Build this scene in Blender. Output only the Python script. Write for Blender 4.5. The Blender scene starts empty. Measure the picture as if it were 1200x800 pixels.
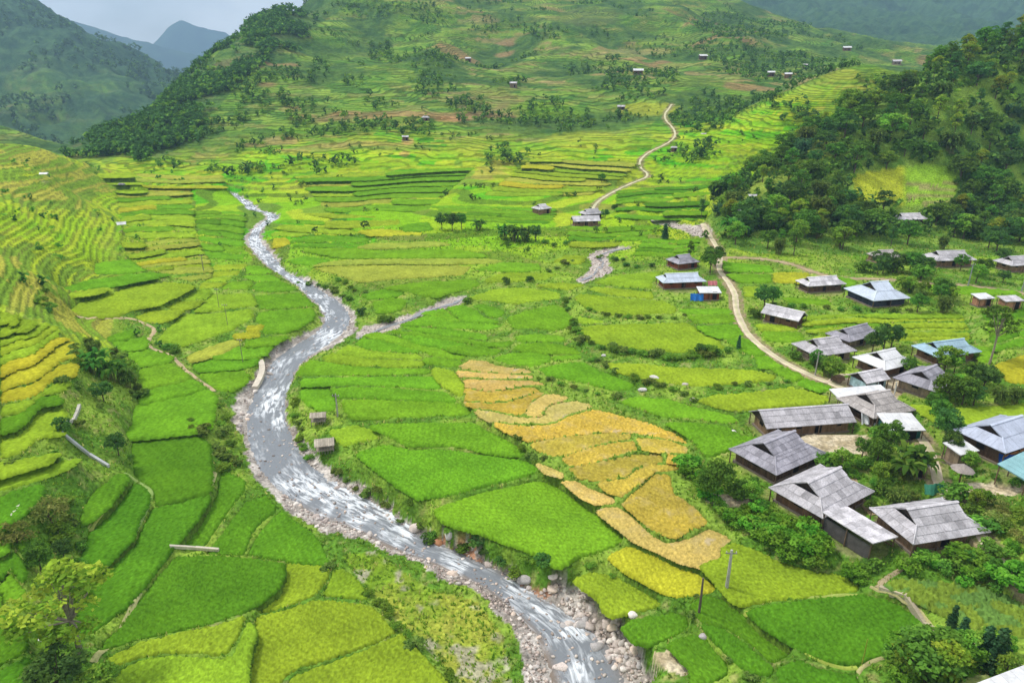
import bpy, math, random
import numpy as np
from mathutils import Matrix, Vector

# ------------------------------------------------------------------ camera, sky, sun, exposure
sc = bpy.context.scene
COL = sc.collection
CAM_Z = 50.0
PITCH = math.radians(21.2)
cam_d = bpy.data.cameras.new("camera"); cam = bpy.data.objects.new("camera", cam_d); COL.objects.link(cam)
cam.location = (0, 0, CAM_Z); cam.rotation_euler = (math.radians(90) - PITCH, 0, 0)
cam_d.sensor_width = 36; cam_d.lens = 24.0; cam_d.clip_start = 1; cam_d.clip_end = 30000
sc.camera = cam
SUN_EL, SUN_ROT = math.radians(57), math.radians(-62)      # rotation measured from +Y, towards -X: the sun stands left of the view
world = bpy.data.worlds.new("World"); sc.world = world; world.use_nodes = True
wn = world.node_tree.nodes; wl = world.node_tree.links
wn.clear()
w_out = wn.new("ShaderNodeOutputWorld"); w_bg = wn.new("ShaderNodeBackground"); w_bg.inputs[1].default_value = 0.10
w_sky = wn.new("ShaderNodeTexSky"); w_sky.sky_type = 'NISHITA'; w_sky.sun_disc = False
w_sky.sun_elevation = SUN_EL; w_sky.sun_rotation = SUN_ROT; w_sky.dust_density = 2.0
w_tc = wn.new("ShaderNodeTexCoord"); w_map = wn.new("ShaderNodeMapping"); w_map.inputs['Scale'].default_value = (3.2, 3.2, 7.0)
w_no = wn.new("ShaderNodeTexNoise"); w_no.inputs['Scale'].default_value = 1.6; w_no.inputs['Detail'].default_value = 7; w_no.inputs['Roughness'].default_value = .55
w_rm = wn.new("ShaderNodeMapRange"); w_rm.inputs[1].default_value = .34; w_rm.inputs[2].default_value = .56; w_rm.inputs[3].default_value = .45; w_rm.inputs[4].default_value = 1.0
w_mx = wn.new("ShaderNodeMix"); w_mx.data_type = 'RGBA'
w_mx.inputs[7].default_value = (11.0, 11.1, 11.3, 1)                     # the overcast deck: white cloud in front of the blue
wl.new(w_tc.outputs['Generated'], w_map.inputs[0]); wl.new(w_map.outputs[0], w_no.inputs['Vector'])
wl.new(w_no.outputs['Fac'], w_rm.inputs[0]); wl.new(w_rm.outputs[0], w_mx.inputs[0]); wl.new(w_sky.outputs[0], w_mx.inputs[6])
wl.new(w_mx.outputs[2], w_bg.inputs[0]); wl.new(w_bg.outputs[0], w_out.inputs[0])
sun_d = bpy.data.lights.new("sun", 'SUN'); sun = bpy.data.objects.new("sun", sun_d); COL.objects.link(sun)
sun_d.energy = 2.9; sun_d.angle = math.radians(8); sun_d.color = (1.0, .96, .88)
_d = Vector((math.sin(SUN_ROT) * math.cos(SUN_EL), math.cos(SUN_ROT) * math.cos(SUN_EL), math.sin(SUN_EL)))
sun.rotation_euler = _d.to_track_quat('Z', 'Y').to_euler()
sc.view_settings.view_transform = 'Standard'; sc.view_settings.look = 'None'; sc.view_settings.gamma = 1
sc.view_settings.exposure = 0.1; sc.view_settings.use_curve_mapping = False
sc.render.engine = 'CYCLES'
sc.cycles.max_bounces = 5; sc.cycles.diffuse_bounces = 2; sc.cycles.glossy_bounces = 2; sc.cycles.transmission_bounces = 2
sc.cycles.volume_bounces = 0; sc.cycles.transparent_max_bounces = 4; sc.cycles.use_denoising = True
sc.cycles.use_adaptive_sampling = True

RNG = np.random.default_rng(7); random.seed(7)
CP, SP = math.cos(PITCH), math.sin(PITCH)

# ------------------------------------------------------------------ helpers: photo survey -> ground coordinates
def ray(u, v):
    u = np.asarray(u, float); v = np.asarray(v, float)
    cx = (u - 600) / 800; cy = (400 - v) / 800
    return np.stack([cx, CP + cy * SP, -SP + cy * CP], -1)
def at_z(uv, z):
    uv = np.asarray(uv, float); d = ray(uv[..., 0], uv[..., 1])
    t = (np.asarray(z) - CAM_Z) / d[..., 2]
    return np.stack([d[..., 0] * t, d[..., 1] * t, np.broadcast_to(z, t.shape)], -1)
def at_y(u, v, Y):
    d = ray(u, v); t = Y / d[1]; return d * t + np.array([0, 0, CAM_Z])
def project(p):
    p = np.asarray(p, float); x = p[..., 0]; y = p[..., 1]; z = p[..., 2] - CAM_Z
    dep = y * CP - z * SP; up = y * SP + z * CP
    return np.stack([600 + 800 * x / dep, 400 - 800 * up / dep], -1)
def P(s): return np.array([[float(a) for a in q.split(',')] for q in s.split()])
def lin(c):
    c = np.asarray(c, float) / 255.0
    return np.where(c <= .04045, c / 12.92, ((c + .055) / 1.055) ** 2.4)
def chaikin(p, n=2, closed=True):
    for _ in range(n):
        if closed:
            q = np.roll(p, -1, 0); p = np.stack([.75 * p + .25 * q, .25 * p + .75 * q], 1).reshape(-1, p.shape[1])
        else:
            a, b = p[:-1], p[1:]; m = np.stack([.75 * a + .25 * b, .25 * a + .75 * b], 1).reshape(-1, p.shape[1])
            p = np.vstack([p[:1], m, p[-1:]])
    return p
def inside(poly, x, y):
    r = np.zeros(np.shape(x), bool); n = len(poly)
    for i in range(n):
        x1, y1 = poly[i][:2]; x2, y2 = poly[(i + 1) % n][:2]
        if y1 == y2: continue
        c = ((y1 > y) != (y2 > y)) & (x < (x2 - x1) * (y - y1) / (y2 - y1) + x1)
        r ^= c
    return r
def seg_dist(pts, x, y):
    best = np.full(np.shape(x), 1e9); par = np.zeros(np.shape(x)); n = len(pts)
    for i in range(n - 1):
        ax, ay = pts[i][:2]; bx, by = pts[i + 1][:2]; dx, dy = bx - ax, by - ay; L = dx * dx + dy * dy + 1e-9
        t = np.clip(((x - ax) * dx + (y - ay) * dy) / L, 0, 1)
        d = np.hypot(x - ax - t * dx, y - ay - t * dy); m = d < best
        best = np.where(m, d, best); par = np.where(m, i + t, par)
    return best, par
def hash2(i, j, s=0):
    h = (i.astype(np.int64) * 374761393 + j.astype(np.int64) * 668265263 + s * 974634541) & 0xffffffff
    h = ((h ^ (h >> 13)) * 1274126177) & 0xffffffff
    return ((h ^ (h >> 16)) & 0xffff) / 65535.0
def vnoise(x, y, s=0):
    i = np.floor(x); j = np.floor(y); fx = x - i; fy = y - j
    fx = fx * fx * (3 - 2 * fx); fy = fy * fy * (3 - 2 * fy)
    a = hash2(i, j, s); b = hash2(i + 1, j, s); c = hash2(i, j + 1, s); d = hash2(i + 1, j + 1, s)
    return (a * (1 - fx) + b * fx) * (1 - fy) + (c * (1 - fx) + d * fx) * fy
def fbm(x, y, o=4, s=0):
    r = 0; a = .5; t = 0
    for k in range(o):
        r = r + a * vnoise(x * 2 ** k + 17.3 * k, y * 2 ** k - 9.1 * k, s + k); t += a; a *= .5
    return r / t
def sstep(x, a, b):
    t = np.clip((x - a) / (b - a), 0, 1); return t * t * (3 - 2 * t)

# ------------------------------------------------------------------ mesh helpers
def mesh_np(name, verts, faces, mat, cols=None, smooth=False, alpha=None):
    """verts (n,3); faces: (m,3)/(m,4) int array or list of lists; cols (n,3) linear."""
    me = bpy.data.meshes.new(name)
    verts = np.asarray(verts, np.float32)
    if isinstance(faces, np.ndarray):
        m, k = faces.shape
        me.vertices.add(len(verts)); me.vertices.foreach_set('co', verts.ravel())
        me.loops.add(m * k); me.loops.foreach_set('vertex_index', faces.astype(np.int32).ravel())
        me.polygons.add(m); me.polygons.foreach_set('loop_start', np.arange(0, m * k, k, dtype=np.int32))
        me.update(calc_edges=True)
    else:
        me.from_pydata([tuple(v) for v in verts], [], [tuple(f) for f in faces]); me.update()
    if smooth: me.polygons.foreach_set('use_smooth', np.ones(len(me.polygons), bool))
    if cols is not None:
        ca = me.color_attributes.new('Col', 'FLOAT_COLOR', 'POINT')
        c4 = np.ones((len(verts), 4), np.float32); c4[:, :3] = cols
        if alpha is not None: c4[:, 3] = alpha
        ca.data.foreach_set('color', c4.ravel())
    if mat is not None: me.materials.append(mat)
    return me
def put(name, me, parent=None, loc=None, rotz=None, scale=None):
    o = bpy.data.objects.new(name, me); COL.objects.link(o)
    if parent is not None: o.parent = parent
    if loc is not None: o.location = [float(a) for a in loc]
    if rotz is not None: o.rotation_euler = (0, 0, float(rotz))
    if scale is not None: o.scale = (scale,) * 3 if np.isscalar(scale) else scale
    return o
def tag(o, label=None, cat=None, group=None, kind=None):
    if label: o['label'] = label
    if cat: o['category'] = cat
    if group: o['group'] = group
    if kind: o['kind'] = kind
    return o
class MB:
    """collects boxes, tubes and faces into one mesh, with a colour per vertex"""
    def __init__(s): s.v = []; s.f = []; s.c = []
    def add(s, vs, fs, c=(1, 1, 1)):
        b = len(s.v); s.v += [tuple(v) for v in vs]; s.f += [[b + i for i in f] for f in fs]
        s.c += [tuple(c)] * len(vs); return s
    def box(s, x0, x1, y0, y1, z0, z1, c=(1, 1, 1)):
        v = [(x0, y0, z0), (x1, y0, z0), (x1, y1, z0), (x0, y1, z0), (x0, y0, z1), (x1, y0, z1), (x1, y1, z1), (x0, y1, z1)]
        return s.add(v, [(0, 3, 2, 1), (4, 5, 6, 7), (0, 1, 5, 4), (1, 2, 6, 5), (2, 3, 7, 6), (3, 0, 4, 7)], c)
    def tube(s, pts, rad, n=6, c=(1, 1, 1)):
        pts = [Vector(p) for p in pts]; vs = []; fs = []
        for i, p in enumerate(pts):
            d = (pts[min(i + 1, len(pts) - 1)] - pts[max(i - 1, 0)]).normalized()
            a = d.orthogonal().normalized(); b = d.cross(a); r = rad[i]
            for k in range(n):
                t = 2 * math.pi * k / n; vs.append(p + a * r * math.cos(t) + b * r * math.sin(t))
        for i in range(len(pts) - 1):
            for k in range(n):
                fs.append((i * n + k, i * n + (k + 1) % n, (i + 1) * n + (k + 1) % n, (i + 1) * n + k))
        fs.append(tuple(range(n))[::-1]); fs.append(tuple((len(pts) - 1) * n + k for k in range(n)))
        return s.add(vs, fs, c)
    def slab(s, quad, th, c=(1, 1, 1)):
        q = [Vector(p) for p in quad]; n = (q[1] - q[0]).cross(q[2] - q[0]).normalized() * th
        k = len(q); v = [p - n for p in q] + q
        return s.add(v, [tuple(range(k))[::-1], tuple(range(k, 2 * k))] + [(i, (i + 1) % k, k + (i + 1) % k, k + i) for i in range(k)], c)
    def mesh(s, name, mat, smooth=False):
        return mesh_np(name, np.array(s.v), s.f, mat, np.array(s.c), smooth)

# ------------------------------------------------------------------ materials
def new_mat(name):
    m = bpy.data.materials.new(name); m.use_nodes = True; n = m.node_tree.nodes; l = m.node_tree.links
    return m, n, l, n['Principled BSDF']
def mul(n, l, a, b, fac=1.0):
    x = n.new('ShaderNodeMix'); x.data_type = 'RGBA'; x.blend_type = 'MULTIPLY'; x.inputs[0].default_value = fac
    l.new(a, x.inputs[6]); l.new(b, x.inputs[7]); return x.outputs[2]
def noise_val(n, l, scale, lo, hi, detail=3, coord='Object', a=.3, b=.7, stretch=None):
    tc = n.new('ShaderNodeTexCoord'); no = n.new('ShaderNodeTexNoise'); no.inputs['Scale'].default_value = scale; no.inputs['Detail'].default_value = detail
    src = tc.outputs[coord]
    if stretch:
        mp = n.new('ShaderNodeMapping'); mp.inputs['Scale'].default_value = stretch; l.new(src, mp.inputs[0]); src = mp.outputs[0]
    l.new(src, no.inputs['Vector']); r = n.new('ShaderNodeMapRange')
    r.inputs[1].default_value = a; r.inputs[2].default_value = b; r.inputs[3].default_value = lo; r.inputs[4].default_value = hi
    l.new(no.outputs['Fac'], r.inputs[0]); return r.outputs[0]
def add_bump(n, l, bs, scale, strength, dist, detail=4):
    tc = n.new('ShaderNodeTexCoord'); no = n.new('ShaderNodeTexNoise'); no.inputs['Scale'].default_value = scale; no.inputs['Detail'].default_value = detail
    l.new(tc.outputs['Object'], no.inputs['Vector']); b = n.new('ShaderNodeBump'); b.inputs['Strength'].default_value = strength; b.inputs['Distance'].default_value = dist
    l.new(no.outputs['Fac'], b.inputs['Height']); l.new(b.outputs[0], bs.inputs['Normal'])
def attr_mat(name, rough=.9, spec=.15, s1=(.6, .8, 1.2), s2=(5, .75, 1.25), bump=None):
    """vertex colour with two octaves of tonal wear"""
    m, n, l, bs = new_mat(name); at = n.new('ShaderNodeAttribute'); at.attribute_name = 'Col'
    c = at.outputs['Color']
    for s in (s1, s2):
        if s: c = mul(n, l, c, noise_val(n, l, *s))
    l.new(c, bs.inputs['Base Color']); bs.inputs['Roughness'].default_value = rough; bs.inputs['Specular IOR Level'].default_value = spec
    if bump: add_bump(n, l, bs, *bump)
    return m
M = {}
M['ground'] = attr_mat('ground_cover', .95, .05, (.35, .8, 1.2), (2.2, .62, 1.38), (1.7, .8, .5))
M['far'] = attr_mat('far_slope', .95, .05, (.06, .85, 1.15), (.45, .78, 1.22), (.22, .8, 3.0))
def contour_fields(m, step):
    """terraces too far off to tell apart: narrow level fields following the contours, each with its grassy riser"""
    n = m.node_tree.nodes; l = m.node_tree.links; bs = n['Principled BSDF']; src = bs.inputs['Base Color'].links[0].from_socket
    at = n.new('ShaderNodeAttribute'); at.attribute_name = 'Col'; ge = n.new('ShaderNodeNewGeometry'); sp = n.new('ShaderNodeSeparateXYZ'); l.new(ge.outputs['Position'], sp.inputs[0])
    nz = noise_val(n, l, .03, -2.2, 2.2, 3); ad = n.new('ShaderNodeMath'); zz = n.new('ShaderNodeMath'); zz.operation = 'MULTIPLY'; l.new(sp.outputs[2], zz.inputs[0]); l.new(noise_val(n, l, .006, .75, 1.3, 3), zz.inputs[1]); l.new(zz.outputs[0], ad.inputs[0]); l.new(nz, ad.inputs[1])
    dv = n.new('ShaderNodeMath'); dv.operation = 'DIVIDE'; dv.inputs[1].default_value = step; l.new(ad.outputs[0], dv.inputs[0])
    fr = n.new('ShaderNodeMath'); fr.operation = 'FRACT'; fl = n.new('ShaderNodeMath'); fl.operation = 'FLOOR'; l.new(dv.outputs[0], fr.inputs[0]); l.new(dv.outputs[0], fl.inputs[0])
    r = n.new('ShaderNodeMapRange'); r.inputs[1].default_value = .60; r.inputs[2].default_value = .72; l.new(fr.outputs[0], r.inputs[0])
    mk = n.new('ShaderNodeMath'); mk.operation = 'MULTIPLY'; l.new(r.outputs[0], mk.inputs[0]); l.new(at.outputs['Alpha'], mk.inputs[1])
    px = n.new('ShaderNodeMath'); px.operation = 'MULTIPLY_ADD'; px.inputs[1].default_value = .045; l.new(sp.outputs[0], px.inputs[0]); l.new(noise_val(n, l, .02, 0, 6, 2), px.inputs[2])
    pf = n.new('ShaderNodeMath'); pf.operation = 'FLOOR'; l.new(px.outputs[0], pf.inputs[0]); cb = n.new('ShaderNodeCombineXYZ'); l.new(fl.outputs[0], cb.inputs[0]); l.new(pf.outputs[0], cb.inputs[1])
    wn_ = n.new('ShaderNodeTexWhiteNoise'); wn_.noise_dimensions = '3D'; l.new(cb.outputs[0], wn_.inputs['Vector'])
    tr = n.new('ShaderNodeMix'); tr.data_type = 'RGBA'; tr.inputs[6].default_value = (.82, .92, .8, 1); tr.inputs[7].default_value = (1.25, 1.12, 1.05, 1); l.new(wn_.outputs['Value'], tr.inputs[0])
    tm = n.new('ShaderNodeMix'); tm.data_type = 'RGBA'; tm.blend_type = 'MULTIPLY'; l.new(at.outputs['Alpha'], tm.inputs[0]); l.new(src, tm.inputs[6]); l.new(tr.outputs[2], tm.inputs[7])
    rz = n.new('ShaderNodeMix'); rz.data_type = 'RGBA'; rz.blend_type = 'MULTIPLY'; rz.inputs[7].default_value = (.50, .52, .42, 1); l.new(mk.outputs[0], rz.inputs[0]); l.new(tm.outputs[2], rz.inputs[6])
    l.new(rz.outputs[2], bs.inputs['Base Color'])
contour_fields(M['far'], 1.7)
M['dirt'] = attr_mat('dirt', .95, .1, (.5, .85, 1.15), (6, .85, 1.15), (5, .4, .05))
M['rock'] = attr_mat('river_rock', .8, .25, (1.1, .78, 1.2), (9, .8, 1.2), (6, .5, .06))
M['wood'] = attr_mat('weathered_wood', .85, .15, (1.5, .75, 1.2), (12, .75, 1.25), None)
M['roofgrey'] = attr_mat('fibre_cement_sheet', .8, .2, (.55, .7, 1.2), (5, .78, 1.18), None)
M['metal'] = attr_mat('painted_sheet_metal', .45, .4, (.55, .78, 1.08), (3.5, .88, 1.07), None)
M['concrete'] = attr_mat('concrete', .85, .2, (.8, .82, 1.12), (8, .85, 1.12), (7, .3, .02))
M['cloth'] = attr_mat('cloth', .8, .1, None, (4, .8, 1.15), None)
M['bark'] = attr_mat('bark', .9, .1, None, (6, .7, 1.3), None)
def rice_mat(name, ripe=False):
    m, n, l, bs = new_mat(name)
    oi = n.new('ShaderNodeObjectInfo'); at = n.new('ShaderNodeAttribute'); at.attribute_name = 'Col'
    c = mul(n, l, oi.outputs['Color'], at.outputs['Color'])
    c = mul(n, l, c, noise_val(n, l, .16, .82, 1.18, 4, 'Object')); c = mul(n, l, c, noise_val(n, l, 2.4, .82, 1.18, 2))
    # slow drift of hue inside a plot: some stands are yellower than others
    hm = n.new('ShaderNodeMix'); hm.data_type = 'RGBA'; hm.blend_type = 'MULTIPLY'; hm.inputs[7].default_value = (1.1, 1.02, .88, 1)
    l.new(noise_val(n, l, .09, 0, .75, 3), hm.inputs[0]); l.new(c, hm.inputs[6]); c = hm.outputs[2]
    if ripe:                                                          # straw and bare soil showing between ripe stands
        for sc_, lo, hi, col in ((.42, .5, .76, (.52, .42, .20, 1)), (.3, .64, .70, (.55, .46, .34, 1))):
            mx = n.new('ShaderNodeMix'); mx.data_type = 'RGBA'; mx.inputs[7].default_value = col
            l.new(noise_val(n, l, sc_, 0, .6, 6, 'Object', lo, hi), mx.inputs[0]); l.new(c, mx.inputs[6]); c = mx.outputs[2]
    df = n.new('ShaderNodeBsdfDiffuse'); tr = n.new('ShaderNodeBsdfTranslucent'); ms = n.new('ShaderNodeMixShader'); ms.inputs[0].default_value = .18
    l.new(c, df.inputs[0]); l.new(c, tr.inputs[0]); l.new(df.outputs[0], ms.inputs[1]); l.new(tr.outputs[0], ms.inputs[2])
    n.remove(bs); l.new(ms.outputs[0], n['Material Output'].inputs['Surface'])
    return m
M['rice'] = rice_mat('rice_crop'); M['ripe'] = rice_mat('ripe_rice_crop', True)
def leaf_mat(name, tl=.38):
    m, n, l, bs = new_mat(name); n.remove(bs)
    at = n.new('ShaderNodeAttribute'); at.attribute_name = 'Col'; oi = n.new('ShaderNodeObjectInfo')
    r = n.new('ShaderNodeMapRange'); r.inputs[3].default_value = .8; r.inputs[4].default_value = 1.3; l.new(oi.outputs['Random'], r.inputs[0])
    c = mul(n, l, at.outputs['Color'], r.outputs[0])
    hs = n.new('ShaderNodeHueSaturation'); r2 = n.new('ShaderNodeMapRange'); r2.inputs[3].default_value = .475; r2.inputs[4].default_value = .515
    l.new(oi.outputs['Random'], r2.inputs[0]); l.new(r2.outputs[0], hs.inputs['Hue']); l.new(c, hs.inputs['Color']); c = hs.outputs[0]
    df = n.new('ShaderNodeBsdfDiffuse'); tr = n.new('ShaderNodeBsdfTranslucent'); ms = n.new('ShaderNodeMixShader'); ms.inputs[0].default_value = tl
    l.new(c, df.inputs[0]); l.new(c, tr.inputs[0]); l.new(df.outputs[0], ms.inputs[1]); l.new(tr.outputs[0], ms.inputs[2])
    l.new(ms.outputs[0], n['Material Output'].inputs['Surface']); return m
M['leaf'] = leaf_mat('leaves'); M['grass'] = leaf_mat('grass_blades', .5)
def water_mat():
    m, n, l, bs = new_mat('river_water')
    at = n.new('ShaderNodeAttribute'); at.attribute_name = 'Col'; sp = n.new('ShaderNodeSeparateColor'); l.new(at.outputs['Color'], sp.inputs[0])
    fa = n.new('ShaderNodeAttribute'); fa.attribute_name = 'flow'; no = n.new('ShaderNodeTexNoise'); no.inputs['Scale'].default_value = 1.0; no.inputs['Detail'].default_value = 7; no.inputs['Roughness'].default_value = .62; no.inputs['Distortion'].default_value = .6
    l.new(fa.outputs['Vector'], no.inputs['Vector']); nr = n.new('ShaderNodeMapRange'); nr.inputs[1].default_value = .40; nr.inputs[2].default_value = .70; l.new(no.outputs['Fac'], nr.inputs[0]); ns = nr.outputs[0]
    ad = n.new('ShaderNodeMath'); ad.operation = 'MULTIPLY'; l.new(ns, ad.inputs[0]); l.new(sp.outputs[0], ad.inputs[1])
    pw = n.new('ShaderNodeMapRange'); pw.inputs[1].default_value = .10; pw.inputs[2].default_value = .85; l.new(ad.outputs[0], pw.inputs[0])
    mx = n.new('ShaderNodeMix'); mx.data_type = 'RGBA'; mx.inputs[6].default_value = (.105, .125, .14, 1); mx.inputs[7].default_value = (.72, .75, .79, 1)
    bed = n.new('ShaderNodeMix'); bed.data_type = 'RGBA'; bed.inputs[6].default_value = (.20, .215, .235, 1); bed.inputs[7].default_value = (.22, .17, .13, 1)
    l.new(sp.outputs[1], bed.inputs[0]); l.new(bed.outputs[2], mx.inputs[6])
    l.new(pw.outputs[0], mx.inputs[0]); l.new(mx.outputs[2], bs.inputs['Base Color'])
    rr = n.new('ShaderNodeMapRange'); rr.inputs[3].default_value = .16; rr.inputs[4].default_value = .7; l.new(pw.outputs[0], rr.inputs[0]); l.new(rr.outputs[0], bs.inputs['Roughness'])
    bs.inputs['Specular IOR Level'].default_value = .5; bs.inputs['IOR'].default_value = 1.33
    add_bump(n, l, bs, 1.6, .7, .22, 5); return m
M['water'] = water_mat()
# ------------------------------------------------------------------ survey of the valley: spot heights
# (image column, image row, height) on the valley floor ...
SPOT_Z = """700,790,-6 560,670,-5.2 400,600,-4.6 310,520,-4.2 322,440,-3.6 390,370,-2.6 300,280,-1 270,228,1
200,700,-3.6 300,750,-4.2 480,790,-4.9 150,620,-2.6 80,590,0.5 30,590,2 0,450,8.5 0,400,10 90,400,5 70,470,5 120,450,2.5 0,540,5 0,640,2 0,760,1.5 60,720,-1
200,540,-2.8 200,470,-2.4 200,400,-1.6 300,400,-2 250,330,-.6 340,355,-1.8 230,280,.6 60,340,8 0,300,13.5 0,240,17 100,300,6 130,260,5 80,220,9.5 135,225,4.6 120,245,5 200,240,1.8 170,225,3.2 190,210,3 250,205,3.5
620,600,-2.4 500,550,-2.8 450,460,-2.2 370,450,-2.6 550,400,-1.4 690,640,-3 740,735,-4.3 820,770,-3 900,670,-1.4 1000,740,-.8 770,600,-1.4 700,500,-.8 790,400,1 850,480,.2 720,350,.8 640,345,-.6 450,310,-.4 470,350,-1.6 400,270,.6
955,600,.6 905,540,.3 1085,620,1.6 1170,540,3 1030,480,1.6 1100,430,2.8 1190,450,4 930,340,2.6 1050,385,3 800,330,1.4 1160,345,4.4 1110,320,5.6 900,300,4.2 1190,700,1.2 1100,780,.2 1195,610,3 700,262,1.5 600,260,1.5 780,270,3 830,262,4
140,350,.7 180,345,.2 110,365,1.4 112,376,1.1 160,374,.2 90,374,2 110,335,2.0 150,310,1.6 100,335,3 180,320,.5 200,350,0 1300,460,7 1300,620,5 1300,780,3 -120,450,16 -120,640,8 -120,780,6 500,250,1.6"""
# ... and (image column, image row, distance) on the slopes
SPOT_Y = """0,177,262 60,182,285 110,192,320 0,190,330 60,195,350 -70,188,320 -150,180,240 -150,190,300 0,215,225 40,200,240
1100,285,205 1070,262,222 1000,262,215 1180,270,215 940,258,215 1150,200,245 1050,205,240 950,215,236 890,222,232 1250,150,270
870,225,240 920,185,255 960,155,268 1000,130,278 1050,110,285 1100,78,292 1150,60,298 1200,45,303 1300,15,300
900,215,330 960,200,340 1010,170,350 1100,140,370 1200,110,390 1330,90,400
835,205,325 850,185,345 900,150,395 940,120,420 975,98,440 1010,80,455 1040,82,480 1080,88,500
1000,100,560 1060,95,620 900,112,520
790,195,350 740,200,350 750,170,425 760,140,520 760,105,640 780,90,760 760,55,1000 760,25,1300 770,0,1600 780,-20,1900
640,205,345 600,225,298 560,190,385 600,160,480 600,120,620 600,85,800 600,45,1080 600,10,1450 600,-25,1900
430,215,330 400,190,390 450,160,470 470,120,600 450,80,800 470,40,1080 480,0,1450 480,-30,1800
300,215,325 290,200,370 330,180,430 340,140,560 350,100,700 370,60,880 360,25,1050 380,5,1200 400,-15,1350
210,200,400 180,185,450 150,172,500 170,150,560 200,128,620 230,100,700 260,66,800 290,38,900 330,12,1020
100,172,560 60,165,640 120,152,640 30,160,720 -60,150,700
130,180,800 60,185,1000 170,175,1000 210,170,1100 260,160,1300 330,140,1500 440,90,2000
40,150,1150 0,120,1250 60,105,1350 120,110,1400 0,60,1500 50,45,1600 100,62,1650 150,85,1700 -20,10,1700 40,12,1800 90,40,1850 130,60,1900 170,78,1950 200,100,2000 240,120,2100 -150,-40,1700 -150,60,1300
850,140,480 870,120,560 850,90,720 900,85,850 850,62,1000 950,70,1050 900,50,1350
1000,62,1300 950,45,1700 1100,62,1500 1200,70,1400 1300,70,1500 900,25,1900 1000,30,2000 1100,35,2000 1200,40,2000 900,0,2500 1000,-5,2600 1100,5,2500 1200,10,2500 1000,-35,3100 1150,-30,3000 1300,-20,2800 850,-25,2500 1400,0,2300
0,40,2600 200,120,2900 400,60,2900 600,0,2700"""

# ------------------------------------------------------------------ survey: river, streams, roads, paths
BED_L = P("269,226 285,239 288,245 300,247 308,250 312,257 296,266 286,276 288,288 300,302 312,314 328,324 346,336 356,348 370,358 378,370 378,377 370,386 355,395 338,402 322,412 311,422 302,436 296,448 284,460 276,472 276,488 278,500 282,514 286,532 292,546 300,560 312,576 328,592 338,604 352,614 366,622 380,630 410,632 440,640 466,654 500,666 506,680 532,686 560,694 576,714 588,730 606,750 608,776 612,812")
BED_R = P("276,226 292,236 300,240 302,246 318,249 332,254 320,260 308,268 308,280 316,292 328,304 332,314 344,322 364,328 376,338 398,350 408,360 416,370 419,379 414,394 400,404 384,414 366,420 352,430 346,440 342,450 338,458 337,472 340,484 338,496 350,518 364,528 372,544 390,553 420,570 432,583 450,589 470,604 484,618 504,628 532,638 556,648 572,663 594,670 612,684 636,690 660,684 682,695 694,708 700,726 724,730 732,748 748,758 753,772 760,784 768,812")
WAT_L = P("270,226 286,239 289,245 300,247 310,250 316,256 300,266 291,276 292,288 304,302 315,313 331,323 350,335 362,348 374,358 382,372 378,385 362,396 345,405 330,415 320,424 312,440 305,452 298,465 290,480 288,500 294,530 308,556 332,581 370,604 415,620 455,642 500,658 540,674 580,698 610,727 634,757 650,812")
WAT_R = P("275,226 291,236 299,240 301,246 317,249 330,254 318,260 305,268 304,280 312,292 324,304 330,314 342,322 360,329 373,339 394,351 404,361 410,372 408,384 396,395 378,408 362,418 350,428 344,440 340,452 335,465 333,480 335,497 346,523 366,549 400,571 430,586 466,607 500,631 540,649 580,667 620,692 660,716 694,738 716,762 738,812")
RIV_V = ([226, 250, 280, 330, 370, 400, 428, 446, 520, 600, 670, 740, 812], [.2, -.5, -1.6, -2.6, -3.3, -3.8, -4.0, -4.9, -5.3, -5.7, -6.2, -6.7, -7.1])
def river_z(v): return np.interp(v, *RIV_V)
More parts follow.
